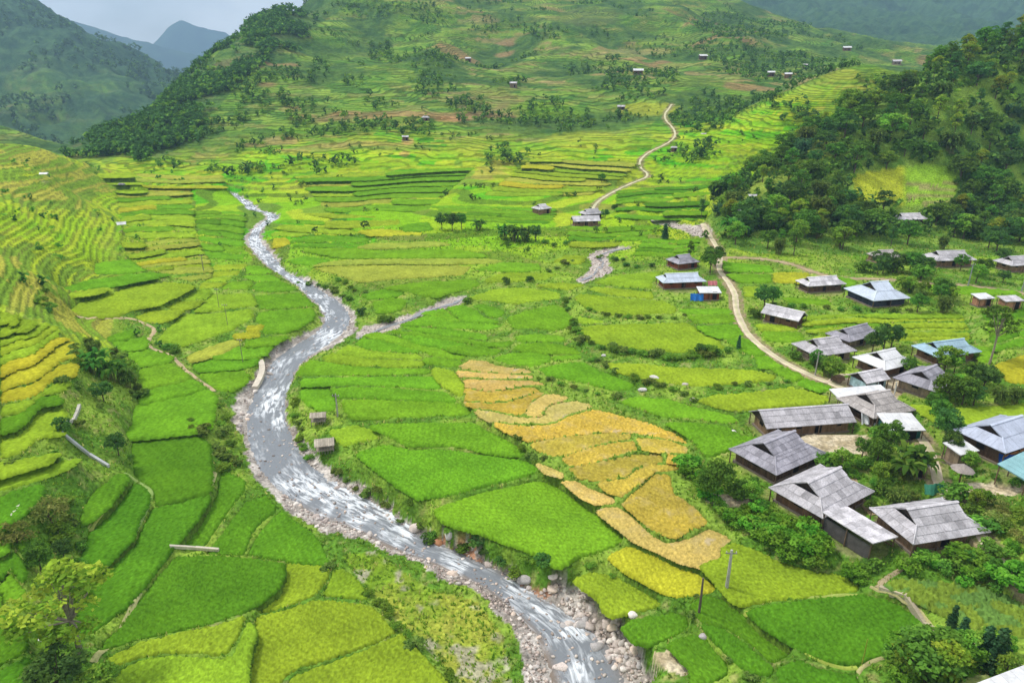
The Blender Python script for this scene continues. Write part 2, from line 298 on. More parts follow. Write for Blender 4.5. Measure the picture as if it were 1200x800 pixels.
# side stream: gravel bed joining from the right
TRIB = [P("414,398 440,389 464,383 482,373 508,364 534,357 548,351 548,343 530,346 512,352 494,360 470,368 444,376 419,380"),
        P("672,327 684,330 705,322 721,313 713,305 712,297 722,291 742,289 740,286 718,288 696,292 688,297 694,306 690,316"),
        P("754,258 775,262 800,266 815,275 832,278 836,268 826,260 800,262 780,256 760,254")]
ROADS = [("dirt_road", 1.05, P("824,262 832,276 846,300 841,315 853,330 862,345 862,360 866,373 876,392 890,405 912,421 942,437 972,449 1002,461 1040,480 1066,500 1086,520 1095,545 1100,570 1120,592 1142,618 1166,650 1182,670 1204,692"), lin((205, 190, 165))),
         ("dirt_road", .8, P("847,302 870,302 900,304 930,310 960,322 990,327 1030,327 1070,330 1110,333 1160,338 1205,345"), lin((170, 150, 120))),
         ("hill_road", .82, P("787,122 776,138 792,153 790,164 752,183 748,196 763,206 742,214 720,224 700,236 694,246"), lin((205, 195, 165))),
         ("footpath", .55, P("88,368 112,373 138,377 158,374 178,384 182,388 174,400 172,408 196,417 204,424 222,440 240,454 252,462"), lin((185, 165, 130))),
         ("footpath", .32, P("253,560 250,577 232,605 202,643 166,690 142,728 120,752 108,775"), lin((165, 165, 110))),
         ("footpath", .3, P("147,556 160,562 174,572 178,582 173,600 157,634 128,663 112,673"), lin((140, 165, 90))),
         ("footpath", .35, P("148,562 138,582 122,600 104,618"), lin((150, 160, 80))),
         ("footpath", .35, P("287,570 278,586 260,612 238,646"), lin((140, 165, 60))),
         ("footpath", .3, P("1000,796 1012,778 1040,768 1070,755 1094,742 1090,728 1072,712 1044,697 1020,686"), lin((165, 160, 110))),
         ("footpath", .4, P("1028,688 1036,682 1056,668"), lin((160, 145, 115))),
         ("footpath", .3, P("872,722 932,760 940,768 962,778 986,785 1004,782"), lin((150, 165, 70))),
         ("footpath", .3, P("868,714 896,707 940,701 1006,694"), lin((150, 165, 80))),
         ("footpath", .5, P("1000,440 985,438 972,446 968,450"), lin((200, 185, 160))),
         ("footpath", .5, P("1000,556 1004,570 1015,585 1026,600"), lin((165, 145, 110))),
         ("footpath", .5, P("870,262 876,254 884,246 880,240"), lin((190, 165, 120)))]
YARDS = [("yard", P("912,512 950,508 992,506 1016,512 1024,524 1022,534 985,532 940,526"), lin((205, 190, 155))),
         ("yard", P("1104,566 1130,563 1180,568 1204,572 1204,582 1150,580 1118,578"), lin((200, 190, 180))),
         ("yard", P("826,576 850,576 874,582 880,592 856,598 836,592"), lin((150, 135, 110))),
         ("yard", P("976,454 1000,440 1040,436 1062,450 1052,468 1010,466"), lin((190, 175, 155))),
         ("yard", P("766,757 792,760 812,782 806,792 788,786 770,775"), lin((185, 175, 150))),
         ("yard", P("1124,742 1150,748 1180,770 1204,776 1204,800 1180,794 1140,770"), lin((140, 115, 85)))]

# ------------------------------------------------------------------ survey: rice plots. letter = crop
# G bright green, g deeper green, L lime, l pale lime, Y yellow, O ochre, T straw, V vegetables
PLOTS = """G 128,394 160,385 163,389 150,396 130,398
G 132,400 170,395 172,400 168,407 142,409
G 148,413 172,410 200,417 198,422 165,427 155,420
G 165,431 198,425 223,442 170,455 164,445
G 170,457 224,444 240,454 165,472 163,465
G 158,476 242,456 252,463 250,480 246,500 237,504 153,513 148,508 156,495
g 155,518 235,511 243,520 246,550 245,572 240,577 184,588 182,574 170,562 160,556 157,540
g 178,597 192,593 240,581 246,582 232,605 200,643 163,690 143,712 128,722 110,738 95,743 92,715 112,680 130,666 158,640 175,604
g 157,566 168,572 173,580 171,592 162,607 153,632 126,658 108,670 95,668 100,640 106,624 127,606 144,586
g 112,574 136,556 147,556 148,562 138,578 126,592 110,606 98,612 96,606 98,596
g 259,552 272,556 286,564 283,575 273,588 256,612 236,642 206,643 224,622 242,600 256,580
g 289,588 310,581 322,593 320,598 306,608 294,622 287,640 285,648 243,648 262,624 278,602
g 330,599 340,608 356,618 368,628 376,640 382,655 384,660 345,656 293,648 298,636 306,623 320,607
g 206,653 258,652 292,655 331,660 332,672 325,687 307,702 283,715 250,727 212,735 165,746 135,755 121,761 123,752 143,734 158,712 171,694 190,671
L 337,661 372,663 385,667 382,675 369,694 357,699 330,709 298,717 290,720 313,705 331,690 337,676
L 392,669 402,669 415,677 425,690 429,699 415,698 400,696 380,695 389,677
L 284,722 278,742 266,761 255,763 230,761 200,760 165,766 140,776 125,771 165,753 212,742 255,732
L 292,727 299,740 293,758 289,780 288,812 120,812 145,784 170,773 200,769 258,774 274,769
L 301,723 332,715 372,704 400,706 430,709 443,718 453,731 460,739 440,749 415,758 388,767 355,776 335,788 318,812 294,812 297,770 303,745
L 470,743 485,758 505,779 520,796 532,812 328,812 345,793 370,783 395,775 440,758
g -30,720 0,723 12,727 20,735 28,752 28,758 18,766 0,776 -30,790
g -30,805 0,788 10,783 28,771 36,775 34,812 -30,812
g -30,590 0,582 20,574 48,568 46,580 35,595 18,607 5,618 -30,632
L -30,580 0,562 25,554 50,547 75,540 92,536 80,546 50,557 20,567
L -30,552 0,543 30,538 60,532 68,530 58,540 25,550 -30,566
L 80,365 94,354 120,349 140,340 165,333 195,331 228,334 215,342 198,350 186,356 156,361 138,369 112,370 90,367
L 206,350 220,343 240,337 247,342 239,349 207,351
L 192,358 206,353 238,352 226,359 216,361 196,360
L 241,353 247,346 292,343 299,356 272,359 246,363 228,363
L 186,397 197,384 216,368 246,368 295,362 295,367 292,373 271,385 240,395 217,403 205,401
L 160,371 172,366 190,363 213,364 204,371 190,376 172,375
l 220,417 240,408 272,399 287,397 271,408 246,417 224,422
Y 273,391 303,388 303,392 280,395
Y 291,382 306,380 305,385 291,387
G 289,399 312,395 337,393 322,402 290,404
G 249,417 268,409 288,406 319,405 311,414 288,418 256,418
G 226,428 248,420 288,421 303,420 297,426 280,430 234,433
G 234,438 256,434 281,433 290,439 288,447 272,456 252,454 244,446
G 299,346 350,343 361,353 366,357 326,360 303,360
G 303,366 365,361 368,366 365,373 349,383 332,389 309,390 309,380 300,375
G 289,311 304,312 317,319 290,320
G 283,323 317,322 327,328 300,328
G 259,337 272,330 292,329 295,331 287,338
G 292,338 301,331 331,330 345,338 320,340
L 249,318 280,317 278,321 251,323
L 250,311 288,309 284,314 251,316
L 247,325 272,324 263,329 241,328
L 237,331 263,331 255,336 235,337
l 178,317 200,313 246,313 246,317 200,320
l 201,326 246,320 244,324 226,328
G 113,308 148,304 167,316 150,319 111,319
G 65,340 104,328 172,319 198,321 180,325 128,335 80,340
L 81,344 124,337 127,338 116,343 85,347
l 368,310 390,306 416,304 500,303 570,303 587,305 570,307 500,308 476,307 420,308
l 371,313 420,311 476,311 496,312 551,312 546,317 540,321 460,325 424,329
l 420,289 434,285 512,283 526,286 492,288 444,290
Y 421,270 444,268 468,270 495,273 494,275 434,275
L 383,259 467,258 467,262 416,266 383,265
L 357,250 396,251 443,254 400,255
G 329,260 333,257 378,259 379,262
L 323,266 333,263 380,266 406,268 425,274 380,272 340,269
L 321,272 346,270 367,273 346,276 321,275
G 343,281 374,275 431,279 431,284 390,282 343,283
G 345,286 390,285 427,287 419,288 388,288 345,288
G 353,292 416,290 444,294 530,292 565,297 571,300 490,301 404,301 381,297
G 341,304 356,300 385,304 383,306 366,309 347,308
Y 321,279 334,279 341,286 323,289
G 471,264 500,260 507,269 475,271
G 450,336 500,330 556,328 562,332 556,336 528,341 512,347 497,345 480,340
G 426,345 448,339 475,341 465,346 433,349
G 437,354 460,349 475,351 473,359 459,364 443,365
G 558,315 590,307 631,309 633,315 600,317
L 570,326 592,319 651,321 639,326 596,329 572,329
L 550,348 580,339 604,337 640,340 656,344 654,349 628,351 604,355 584,351
L 630,334 656,331 685,333 667,338 645,335
G 596,372 616,365 648,357 659,360 671,372 667,381 652,386 628,383 603,383
L 650,306 664,299 685,300 679,308
L 669,283 729,284 719,287 696,288 669,287
G 525,360 540,357 559,364 566,372 585,377 560,377 544,375
G 556,358 566,357 591,364 587,370 575,370 566,363
G 505,368 520,363 538,375 536,378 518,375
G 349,434 364,422 386,425 418,430 470,432 503,433 505,436 450,438 370,438 351,438
G 355,443 450,442 507,441 513,448 517,455 494,453 450,450 396,449 354,450
G 390,454 450,454 496,458 521,460 533,467 532,469 490,466 438,464 399,464
G 353,456 383,455 392,466 392,479 374,479 362,472 354,464
G 401,469 430,468 490,470 539,473 551,482 551,484 490,486 442,488 414,488 407,480
L 388,504 414,499 426,501 448,508 446,511 426,515 404,519 397,514
G 434,498 490,496 553,496 589,514 616,531 600,532 570,528 545,521 520,519 478,520 469,515 456,508
G 418,530 450,522 480,527 528,528 570,534 617,541 630,549 627,552 590,561 548,571 520,578 490,582 467,568 438,546
G 510,597 550,582 600,571 630,565 647,568 685,594 730,631 728,634 700,644 678,649 656,662 648,661 634,650 615,641 590,633 566,623 540,617 519,609
L 379,418 390,414 402,416 434,420 496,423 498,427 470,428 418,426 383,421
L 394,412 408,404 416,407 446,412 486,415 496,419 450,417 420,416
G 418,402 425,396 450,399 482,406 497,408 489,411 450,410 428,406
G 426,392 442,389 466,395 494,402 520,411 545,418 540,420 506,415 494,408 470,402 450,397
G 497,420 510,419 541,423 538,429 516,426 503,424
G 470,392 506,397 530,400 569,409 567,415 549,415 520,406 490,400
G 456,387 490,390 530,395 571,401 571,405 530,398 496,394
G 472,382 530,386 569,392 571,397 530,392 490,387
G 470,380 500,370 520,372 545,378 588,381 575,385 530,383 490,380
G 494,366 518,361 536,378 520,370
L 507,431 516,431 533,437 544,452 543,464 538,461 521,451 511,440
G 580,419 598,414 620,413 645,417 643,423 624,427 595,424
G 602,408 610,403 640,401 671,407 680,413 650,413 620,410
G 649,417 679,416 681,418 651,420
G 557,401 602,400 595,405 568,403
G 526,405 560,405 588,410 579,415 550,414 527,409
G 605,394 628,391 659,394 663,398 640,398 611,399
G 640,403 676,411 679,412 645,412
G 634,431 660,426 686,425 700,433 742,450 738,454 720,455 690,447 642,438
G 730,470 745,465 780,467 810,476 857,487 866,493 850,494 820,488 776,485 751,476
G 782,495 815,495 850,499 858,503 868,511 892,512 860,523 836,531 827,531 813,514 797,503
L 820,468 840,463 890,459 928,454 970,464 970,470 920,473 880,477 853,477
L 714,426 736,425 788,430 840,432 891,435 909,440 903,444 880,446 824,450 780,446 745,439 723,433
L 678,384 700,381 806,378 812,382 824,391 842,399 848,406 838,411 800,411 752,407 716,403 689,397
L 679,371 707,376 706,377 677,377
L 675,348 681,344 720,349 779,353 792,360 790,366 752,367 717,367 689,360
L 692,338 700,336 763,342 766,349 720,345
L 698,330 721,323 774,318 763,329 763,336 736,335
G 799,362 856,361 858,366 805,367
G 807,370 859,368 862,376 817,377
G 819,382 864,380 871,392 847,395 830,390
G 853,398 875,396 896,413 884,415 867,408
G 886,418 899,416 918,429 891,429
G 907,432 923,431 942,441 930,445
G 936,448 946,444 975,453 960,457
G 849,306 902,312 905,317 851,316
G 853,321 903,322 903,330 867,329
Y 909,319 949,320 935,330 909,329
L 872,335 891,336 885,345 875,346
G 919,348 971,351 973,356 925,353
G 985,324 1003,328 999,335 991,333
L 888,379 940,381 934,385 891,385
G 894,388 939,389 942,397 920,399 900,397
G 1083,334 1132,335 1170,339 1197,342 1140,344 1122,341 1089,338
Y 1171,427 1225,408 1225,448 1185,445
G 1141,406 1159,406 1167,416 1152,423
L 1070,474 1100,478 1150,478 1230,470 1230,496 1176,495 1120,501 1101,495 1081,482
T 541,428 551,422 569,423 580,428 619,433 621,436 586,435 560,433 543,431
T 537,434 554,436 586,438 622,440 623,442 600,442 560,441 540,439
T 545,444 600,446 624,446 638,449 616,449 596,453 572,456 547,451
O 547,455 572,460 616,454 627,454 630,457 616,461 592,468 570,469 546,467
O 545,471 570,473 594,472 620,464 632,459 637,460 623,468 618,476 612,483 608,485 580,479 557,476
T 617,484 625,471 640,462 652,462 666,465 643,471 635,479 632,484 626,486
T 559,480 578,483 608,489 628,490 639,486 642,478 649,473 676,470 691,474 693,477 667,483 649,493 626,495 600,494 573,491 562,485
O 580,495 620,500 651,497 669,487 698,480 720,485 760,495 793,509 806,519 760,509 742,505 712,503 676,506 640,511 620,515 605,509 590,502
O 624,520 640,515 676,510 720,507 738,509 736,513 716,515 690,521 664,531 651,533 633,526
O 660,536 690,525 720,519 742,517 746,525 720,532 690,540 669,544
O 748,513 780,515 804,523 804,529 772,527 754,525
O 669,548 700,542 748,532 774,532 776,539 743,545 732,556 700,561 681,558
O 784,532 807,537 805,541 784,540
O 701,565 735,561 746,551 761,545 794,545 794,548 767,549 746,565 728,578 715,575
T 660,563 676,564 688,571 715,582 720,586 697,588 681,580
O 731,589 754,569 769,556 784,557 788,578 814,595 828,610 810,616 790,627 773,622 760,613 746,602
T 701,598 714,594 727,596 742,608 762,626 782,638 812,630 832,620 856,631 842,642 842,651 820,662 797,656 769,643 742,631
T 629,542 659,554 658,557 641,553
Y 714,652 736,641 751,643 779,657 814,671 843,691 800,695 779,692 762,683 734,668
L 822,662 848,653 848,641 861,636 880,642 912,658 952,671 987,675 1005,686 1004,690 940,698 896,702 868,706 857,701 848,690
g 878,716 900,710 960,702 1012,696 1043,704 1070,719 1086,732 1087,738 1070,750 1043,762 1004,775 977,773 952,764 918,746 893,730
g 810,708 827,698 849,704 870,722 929,758 930,762 906,772 897,766 882,751 852,733 824,725
g 824,731 846,737 876,756 896,774 905,780 903,788 881,785 868,777 848,757 832,739
g 914,784 938,773 960,783 980,790 1003,792 1010,812 918,812
L 672,678 694,671 720,676 751,693 775,707 750,712 717,720 708,713 704,702
g 730,734 745,725 787,719 804,723 806,733 787,743 760,753 742,749
g 783,754 812,743 829,751 834,760 851,778 850,787 832,796 812,803 809,780
V 1040,684 1062,677 1100,682 1158,688 1204,710 1204,745 1172,742 1150,736 1122,726 1100,714 1066,697"""
# terrace flights: crop letters | left edge far to near | right edge far to near | number of steps
FLIGHTS = """LLLLLYYYLg|0,366 0,384 0,397 0,406 0,418 0,427 0,443 0,459 0,475 0,488 0,510 0,538|18,366 22,374 50,378 60,381 69,386 66,397 86,398 90,423 87,444 66,461 76,471 76,514|0
LlLLYlL|142,283 147,295 156,306 174,317|228,279 236,292 244,303 246,313|7
GGgGGGGG|226,246 230,270 238,303|288,248 283,270 286,304|8
LlGLYGLLG|136,222 140,250 146,281|224,222 226,250 228,277|10
LlLYLl|112,203 116,212 134,219|262,205 262,212 266,221|4
GGg|504,240 520,249 545,258|652,243 650,252 642,262|5
LlYL|622,186 600,206 566,229|746,190 730,206 692,229|9
GgGG|724,222 722,240 722,256|832,216 832,236 828,258|8
GGg|667,265 667,274 667,282|776,263 768,272 752,282|3
GGg|754,279 750,288 742,299|822,279 818,290 812,300|4
LGlG|346,206 366,228 386,248|558,196 528,224 500,248|8
LLGL|938,368 942,382 958,398|1126,366 1134,380 1140,398|6
GgG|1150,362 1158,385 1166,410|1230,358 1230,380 1230,404|6
GgG|-20,628 -20,668 -10,716|30,632 30,668 24,712|3"""
# ------------------------------------------------------------------ the lie of the land
_pts = []
for q in SPOT_Z.split():
    u, v, z = map(float, q.split(',')); _pts.append(at_z([u, v], z))
for q in SPOT_Y.split():
    u, v, Y = map(float, q.split(','))
    if 330 < Y < 2000 and not (Y > 1100 and (u < 260 or u > 840)): Y = 330 + (Y - 330) * .56
    _pts.append(at_y(u, v, Y))
_pts = np.array(_pts)
_Q = np.stack([_pts[:, 0] / (_pts[:, 1] + 20), .8 * np.log(_pts[:, 1])], -1); _S = (_pts[:, 2] - CAM_Z) / _pts[:, 1]
def _phi(r2): return .5 * r2 * np.log(r2 + 1e-12)
_n = len(_Q); _A = np.zeros((_n + 3, _n + 3))
_A[:_n, :_n] = _phi(((_Q[:, None] - _Q[None]) ** 2).sum(-1)) + np.eye(_n) * 2e-4
_A[:_n, _n] = 1; _A[:_n, _n + 1:] = _Q; _A[_n:, :_n] = _A[:_n, _n:].T
_W = np.linalg.solve(_A, np.concatenate([_S, np.zeros(3)]))
def gully(x, y): return 1 - np.abs(2 * fbm(x / 150 + 3, y / 170, 4, 11) - 1)     # 1 on spurs' flanks, low in the gullies
def H(x, y):
    x = np.asarray(x, float); y = np.maximum(np.asarray(y, float), 12)
    q0 = x / (y + 20); q1 = .8 * np.log(y); r = _W[_n] + _W[_n + 1] * q0 + _W[_n + 2] * q1
    for i in range(_n): r = r + _W[i] * _phi((q0 - _Q[i, 0]) ** 2 + (q1 - _Q[i, 1]) ** 2)
    z = CAM_Z + r * y
    far = sstep(y, 330, 620)
    rid = gully(x, y)
    z = z + far * y * .045 * (rid - .62) + sstep(y, 260, 420) * (fbm(x / 32, y / 32, 3, 5) - .5) * 4
    return z
def hit(uv, lift=0.0):
    """first point where the sight line through (u,v) meets the land"""
    uv = np.atleast_2d(np.asarray(uv, float)); d = ray(uv[:, 0], uv[:, 1])
    ys = np.exp(np.linspace(math.log(30), math.log(3500), 420))
    done = np.zeros(len(uv), bool); out = np.full(len(uv), 3000.0); prev = None
    t = ys[None] / d[:, 1:2]; x = d[:, 0:1] * t; z = CAM_Z + d[:, 2:3] * t
    g = H(x, np.broadcast_to(ys[None], x.shape)) + lift - z
    k = np.argmax(g > 0, 1); k = np.where(g.max(1) > 0, np.maximum(k, 1), 419)
    i = np.arange(len(uv)); a, b = g[i, k - 1], g[i, k]; w = np.clip(-a / (b - a + 1e-9), 0, 1)
    y = ys[k - 1] * (1 - w) + ys[k] * w; t = y / d[:, 1]
    return np.stack([d[:, 0] * t, y, CAM_Z + d[:, 2] * t], -1)

# fan-shaped ground sheet: rows get wider apart with distance
NR, NC, Y0, Y1 = 880, 840, 30.0, 3000.0
row_y = np.exp(np.linspace(math.log(Y0), math.log(Y1), NR)); col_t = np.linspace(-1, 1, NC)
def half_w(y): return 1.04 * (y + 28) + .4 * np.maximum(np.asarray(y, float) - 300, 0)
GX = col_t[None] * half_w(row_y)[:, None]; GY = np.repeat(row_y[:, None], NC, 1)
GH = H(GX, GY)
def grid_ij(x, y):
    j = (np.log(np.maximum(y, Y0)) - math.log(Y0)) / (math.log(Y1) - math.log(Y0)) * (NR - 1)
    i = (x / half_w(y) + 1) / 2 * (NC - 1); return np.clip(j, 0, NR - 1.001), np.clip(i, 0, NC - 1.001)
def rows_of(y0, y1):
    a = int(np.searchsorted(row_y, y0)); b = int(np.searchsorted(row_y, y1)); return max(a - 1, 0), min(b + 1, NR)

FIX = np.zeros((NR, NC), bool); RES = np.zeros((NR, NC)); KIND = np.zeros((NR, NC), np.int8)   # kind: 1 plot 2 river 3 road 4 yard 5 trib
def stamp(poly, zfun, kind, only_free=True):
    a, b = rows_of(poly[:, 1].min(), poly[:, 1].max())
    xs, ys = GX[a:b], GY[a:b]
    m = (xs >= poly[:, 0].min()) & (xs <= poly[:, 0].max())
    if not m.any(): return
    c = np.where(m.any(0))[0]; c0, c1 = c[0], c[-1] + 1
    xs, ys = xs[:, c0:c1], ys[:, c0:c1]
    if kind in (2, 4, 5): w_ = .9 if kind == 2 else .7; k = inside(poly, xs + (fbm(xs / 1.9, ys / 1.9, 3, 66) - .5) * 2.6 * w_, ys + (fbm(xs / 1.9, ys / 1.9, 3, 67) - .5) * 2.6 * w_)
    else: k = inside(poly, xs, ys)
    if only_free: k &= ~FIX[a:b, c0:c1]
    z = zfun(xs, ys) if callable(zfun) else zfun
    RES[a:b, c0:c1] = np.where(k, z - GH[a:b, c0:c1], RES[a:b, c0:c1]); FIX[a:b, c0:c1] |= k
    KIND[a:b, c0:c1] = np.where(k, kind, KIND[a:b, c0:c1])

# river bed
def bank_world(uv): return at_z(uv, river_z(uv[:, 1]))
BLw, BRw = bank_world(chaikin(BED_L, 2, False)), bank_world(chaikin(BED_R, 2, False))
WLw, WRw = bank_world(chaikin(WAT_L, 2, False)), bank_world(chaikin(WAT_R, 2, False))
BEDPOLY = np.vstack([BLw, BRw[::-1]]); WATPOLY = np.vstack([WLw, WRw[::-1]])
CENW = np.array([.5 * (WLw[int(i)] + WRw[int(round(i * (len(WRw) - 1) / (len(WLw) - 1)))]) for i in range(len(WLw))])
def river_level(x, y):
    d, p = seg_dist(CENW, x, y); return np.interp(p, np.arange(len(CENW)), CENW[:, 2])
def bed_z(x, y):
    dl, _ = seg_dist(WLw, x, y); dr, _ = seg_dist(WRw, x, y); w = inside(WATPOLY, x, y); d = np.minimum(dl, dr)
    nz = fbm(x / 1.4, y / 1.4, 3, 3) - .5
    return river_level(x, y) + np.where(w, -.12 - .5 * sstep(d, 0, 2.0), .10 + .45 * sstep(d, 0, 2.2)) + nz * .45
stamp(BEDPOLY, bed_z, 2)
TRIBW = []
for t in TRIB:
    h = hit(chaikin(t, 2)); h[:, 2] -= .7; TRIBW.append(h)
    stamp(h, lambda x, y: H(x, y) - .75 + (fbm(x / 1.5, y / 1.5, 2, 4) - .5) * .5, 5)
# roads and paths
ROADW = []
for nm, hw, uv, c in ROADS:
    p = hit(chaikin(uv, 2, False)); 
    if hw < .6: p[:, 2] = H(p[:, 0], p[:, 1])
    z = H(p[:, 0], p[:, 1]); k = np.ones(5) / 5
    if len(z) > 6: z = np.convolve(np.pad(z, 2, 'edge'), k, 'valid')
    p[:, 2] = z + (.3 if hw < .6 else .12); ROADW.append((nm, hw, p, c))
    if hw >= .8:
        a, b = rows_of(p[:, 1].min() - 3, p[:, 1].max() + 3); d, par = seg_dist(p, GX[a:b], GY[a:b])
        m = (d < hw + .35 + GY[a:b] * .002) & ~FIX[a:b]; zz = np.interp(par, np.arange(len(p)), p[:, 2])
        RES[a:b] = np.where(m, zz - .06 - GH[a:b], RES[a:b]); FIX[a:b] |= m; KIND[a:b] = np.where(m, 3, KIND[a:b])
YARDW = []
for nm, uv, c in YARDS:
    p = hit(chaikin(uv, 2)); z = float(H(p[:, 0], p[:, 1]).mean()) + .15
    p = at_z(chaikin(uv, 2), z); YARDW.append((nm, p, c)); stamp(p, z - .08, 4)

# rice plots: every plot is level
def level_plot(uv):
    c = hit(uv.mean(0))[0]; z = float(c[2])
    for _ in range(3):
        w = at_z(uv, z); z = .5 * z + .5 * float(np.mean(H(w[:, 0], w[:, 1])))
    return z + .35
plots = []
for ln in PLOTS.split('\n'):
    k, uv = ln[0], P(ln[2:]); z = level_plot(uv); w = at_z(uv, z)
    # round the corners a little and let the crop reach out to the foot of the bund
    a = np.roll(w, 1, 0); b = np.roll(w, -1, 0); w = np.stack([w * .8 + a * .2, w * .98 + .01 * (a + b), w * .8 + b * .2], 1).reshape(-1, 3)
    e = np.roll(w, -1, 0)[:, :2] - np.roll(w, 1, 0)[:, :2]; nn = np.stack([e[:, 1], -e[:, 0]], -1) / (np.linalg.norm(e, axis=1)[:, None] + 1e-9)
    area = np.sum(w[:, 0] * np.roll(w[:, 1], -1) - np.roll(w[:, 0], -1) * w[:, 1])
    w[:, :2] += nn * (1 if area > 0 else -1) * ((.17 if k in 'OT' else .14) + np.abs(nn[:, 1:]) * np.hypot(*w[:, :2].mean(0)) * .0022); plots.append((k, w, z))
N_TRACED = len(plots)
for ln in FLIGHTS.split('\n'):
    cols, le, re, n = ln.split('|'); le, re, n = P(le), P(re), int(n)
    if n == 0: n = len(le) - 1; L, R = le, re
    else:
        def resamp(p, n):
            s = np.concatenate([[0], np.cumsum(np.linalg.norm(np.diff(p, axis=0), axis=1))]); s /= s[-1]
            q = (np.linspace(0, 1, n + 1)) ** 1.25 if p[-1, 1] - p[0, 1] > 40 else np.linspace(0, 1, n + 1)
            return np.stack([np.interp(q, s, p[:, 0]), np.interp(q, s, p[:, 1])], -1)
        L, R = resamp(le, n), resamp(re, n)
    ts = np.linspace(0, 1, 11); ph = RNG.uniform(0, 6.28, 3)
    def wob(i): return (np.sin(ts * 5 + ph[0] + i * .35) + .6 * np.sin(ts * 11 + ph[1] + i * .5)) * .22 * abs(L[min(i + 1, n)][1] - L[max(i - 1, 0)][1]) / 2
    for i in range(n):
        def line(k): 
            q = L[k][None] * (1 - ts[:, None]) + R[k][None] * ts[:, None]; q[:, 1] += wob(k); return q
        a, b = line(i), line(i + 1); g = .2
        far = a * (1 - .06) + b * .06; near = a * g + b * (1 - g)
        cuts = [0, 10] if i % 2 else [0, int(RNG.integers(3, 8)), 10]
        if '|0' in ln: cuts = [0, 10]
        if '-40,' in ln: cuts = [0, int(RNG.integers(2, 4)), int(RNG.integers(4, 6)), int(RNG.integers(7, 9)), 10]
        for c0, c1 in zip(cuts[:-1], cuts[1:]):
            uv = np.vstack([far[c0:c1 + 1], near[c0:c1 + 1][::-1]])
            if c0: uv[0, 0] += 1.2; uv[-1, 0] += 1.2
            uv = chaikin(uv, 1); z = level_plot(uv); plots.append((cols[(i + (c0 > 0)) % len(cols)], at_z(uv, z), z))
for k, w, z in plots: stamp(w, z - .14, 1)
print('plots', N_TRACED, len(plots))

# houses stand on level pads (filled in from the house list)
def pad(cx, cy, r, z):
    a, b = rows_of(cy - r, cy + r); d = np.hypot(GX[a:b] - cx, GY[a:b] - cy); m = (d < r) & ~FIX[a:b]
    RES[a:b] = np.where(m, z - GH[a:b], RES[a:b]); FIX[a:b] |= m; KIND[a:b] = np.where(m, 6, KIND[a:b])
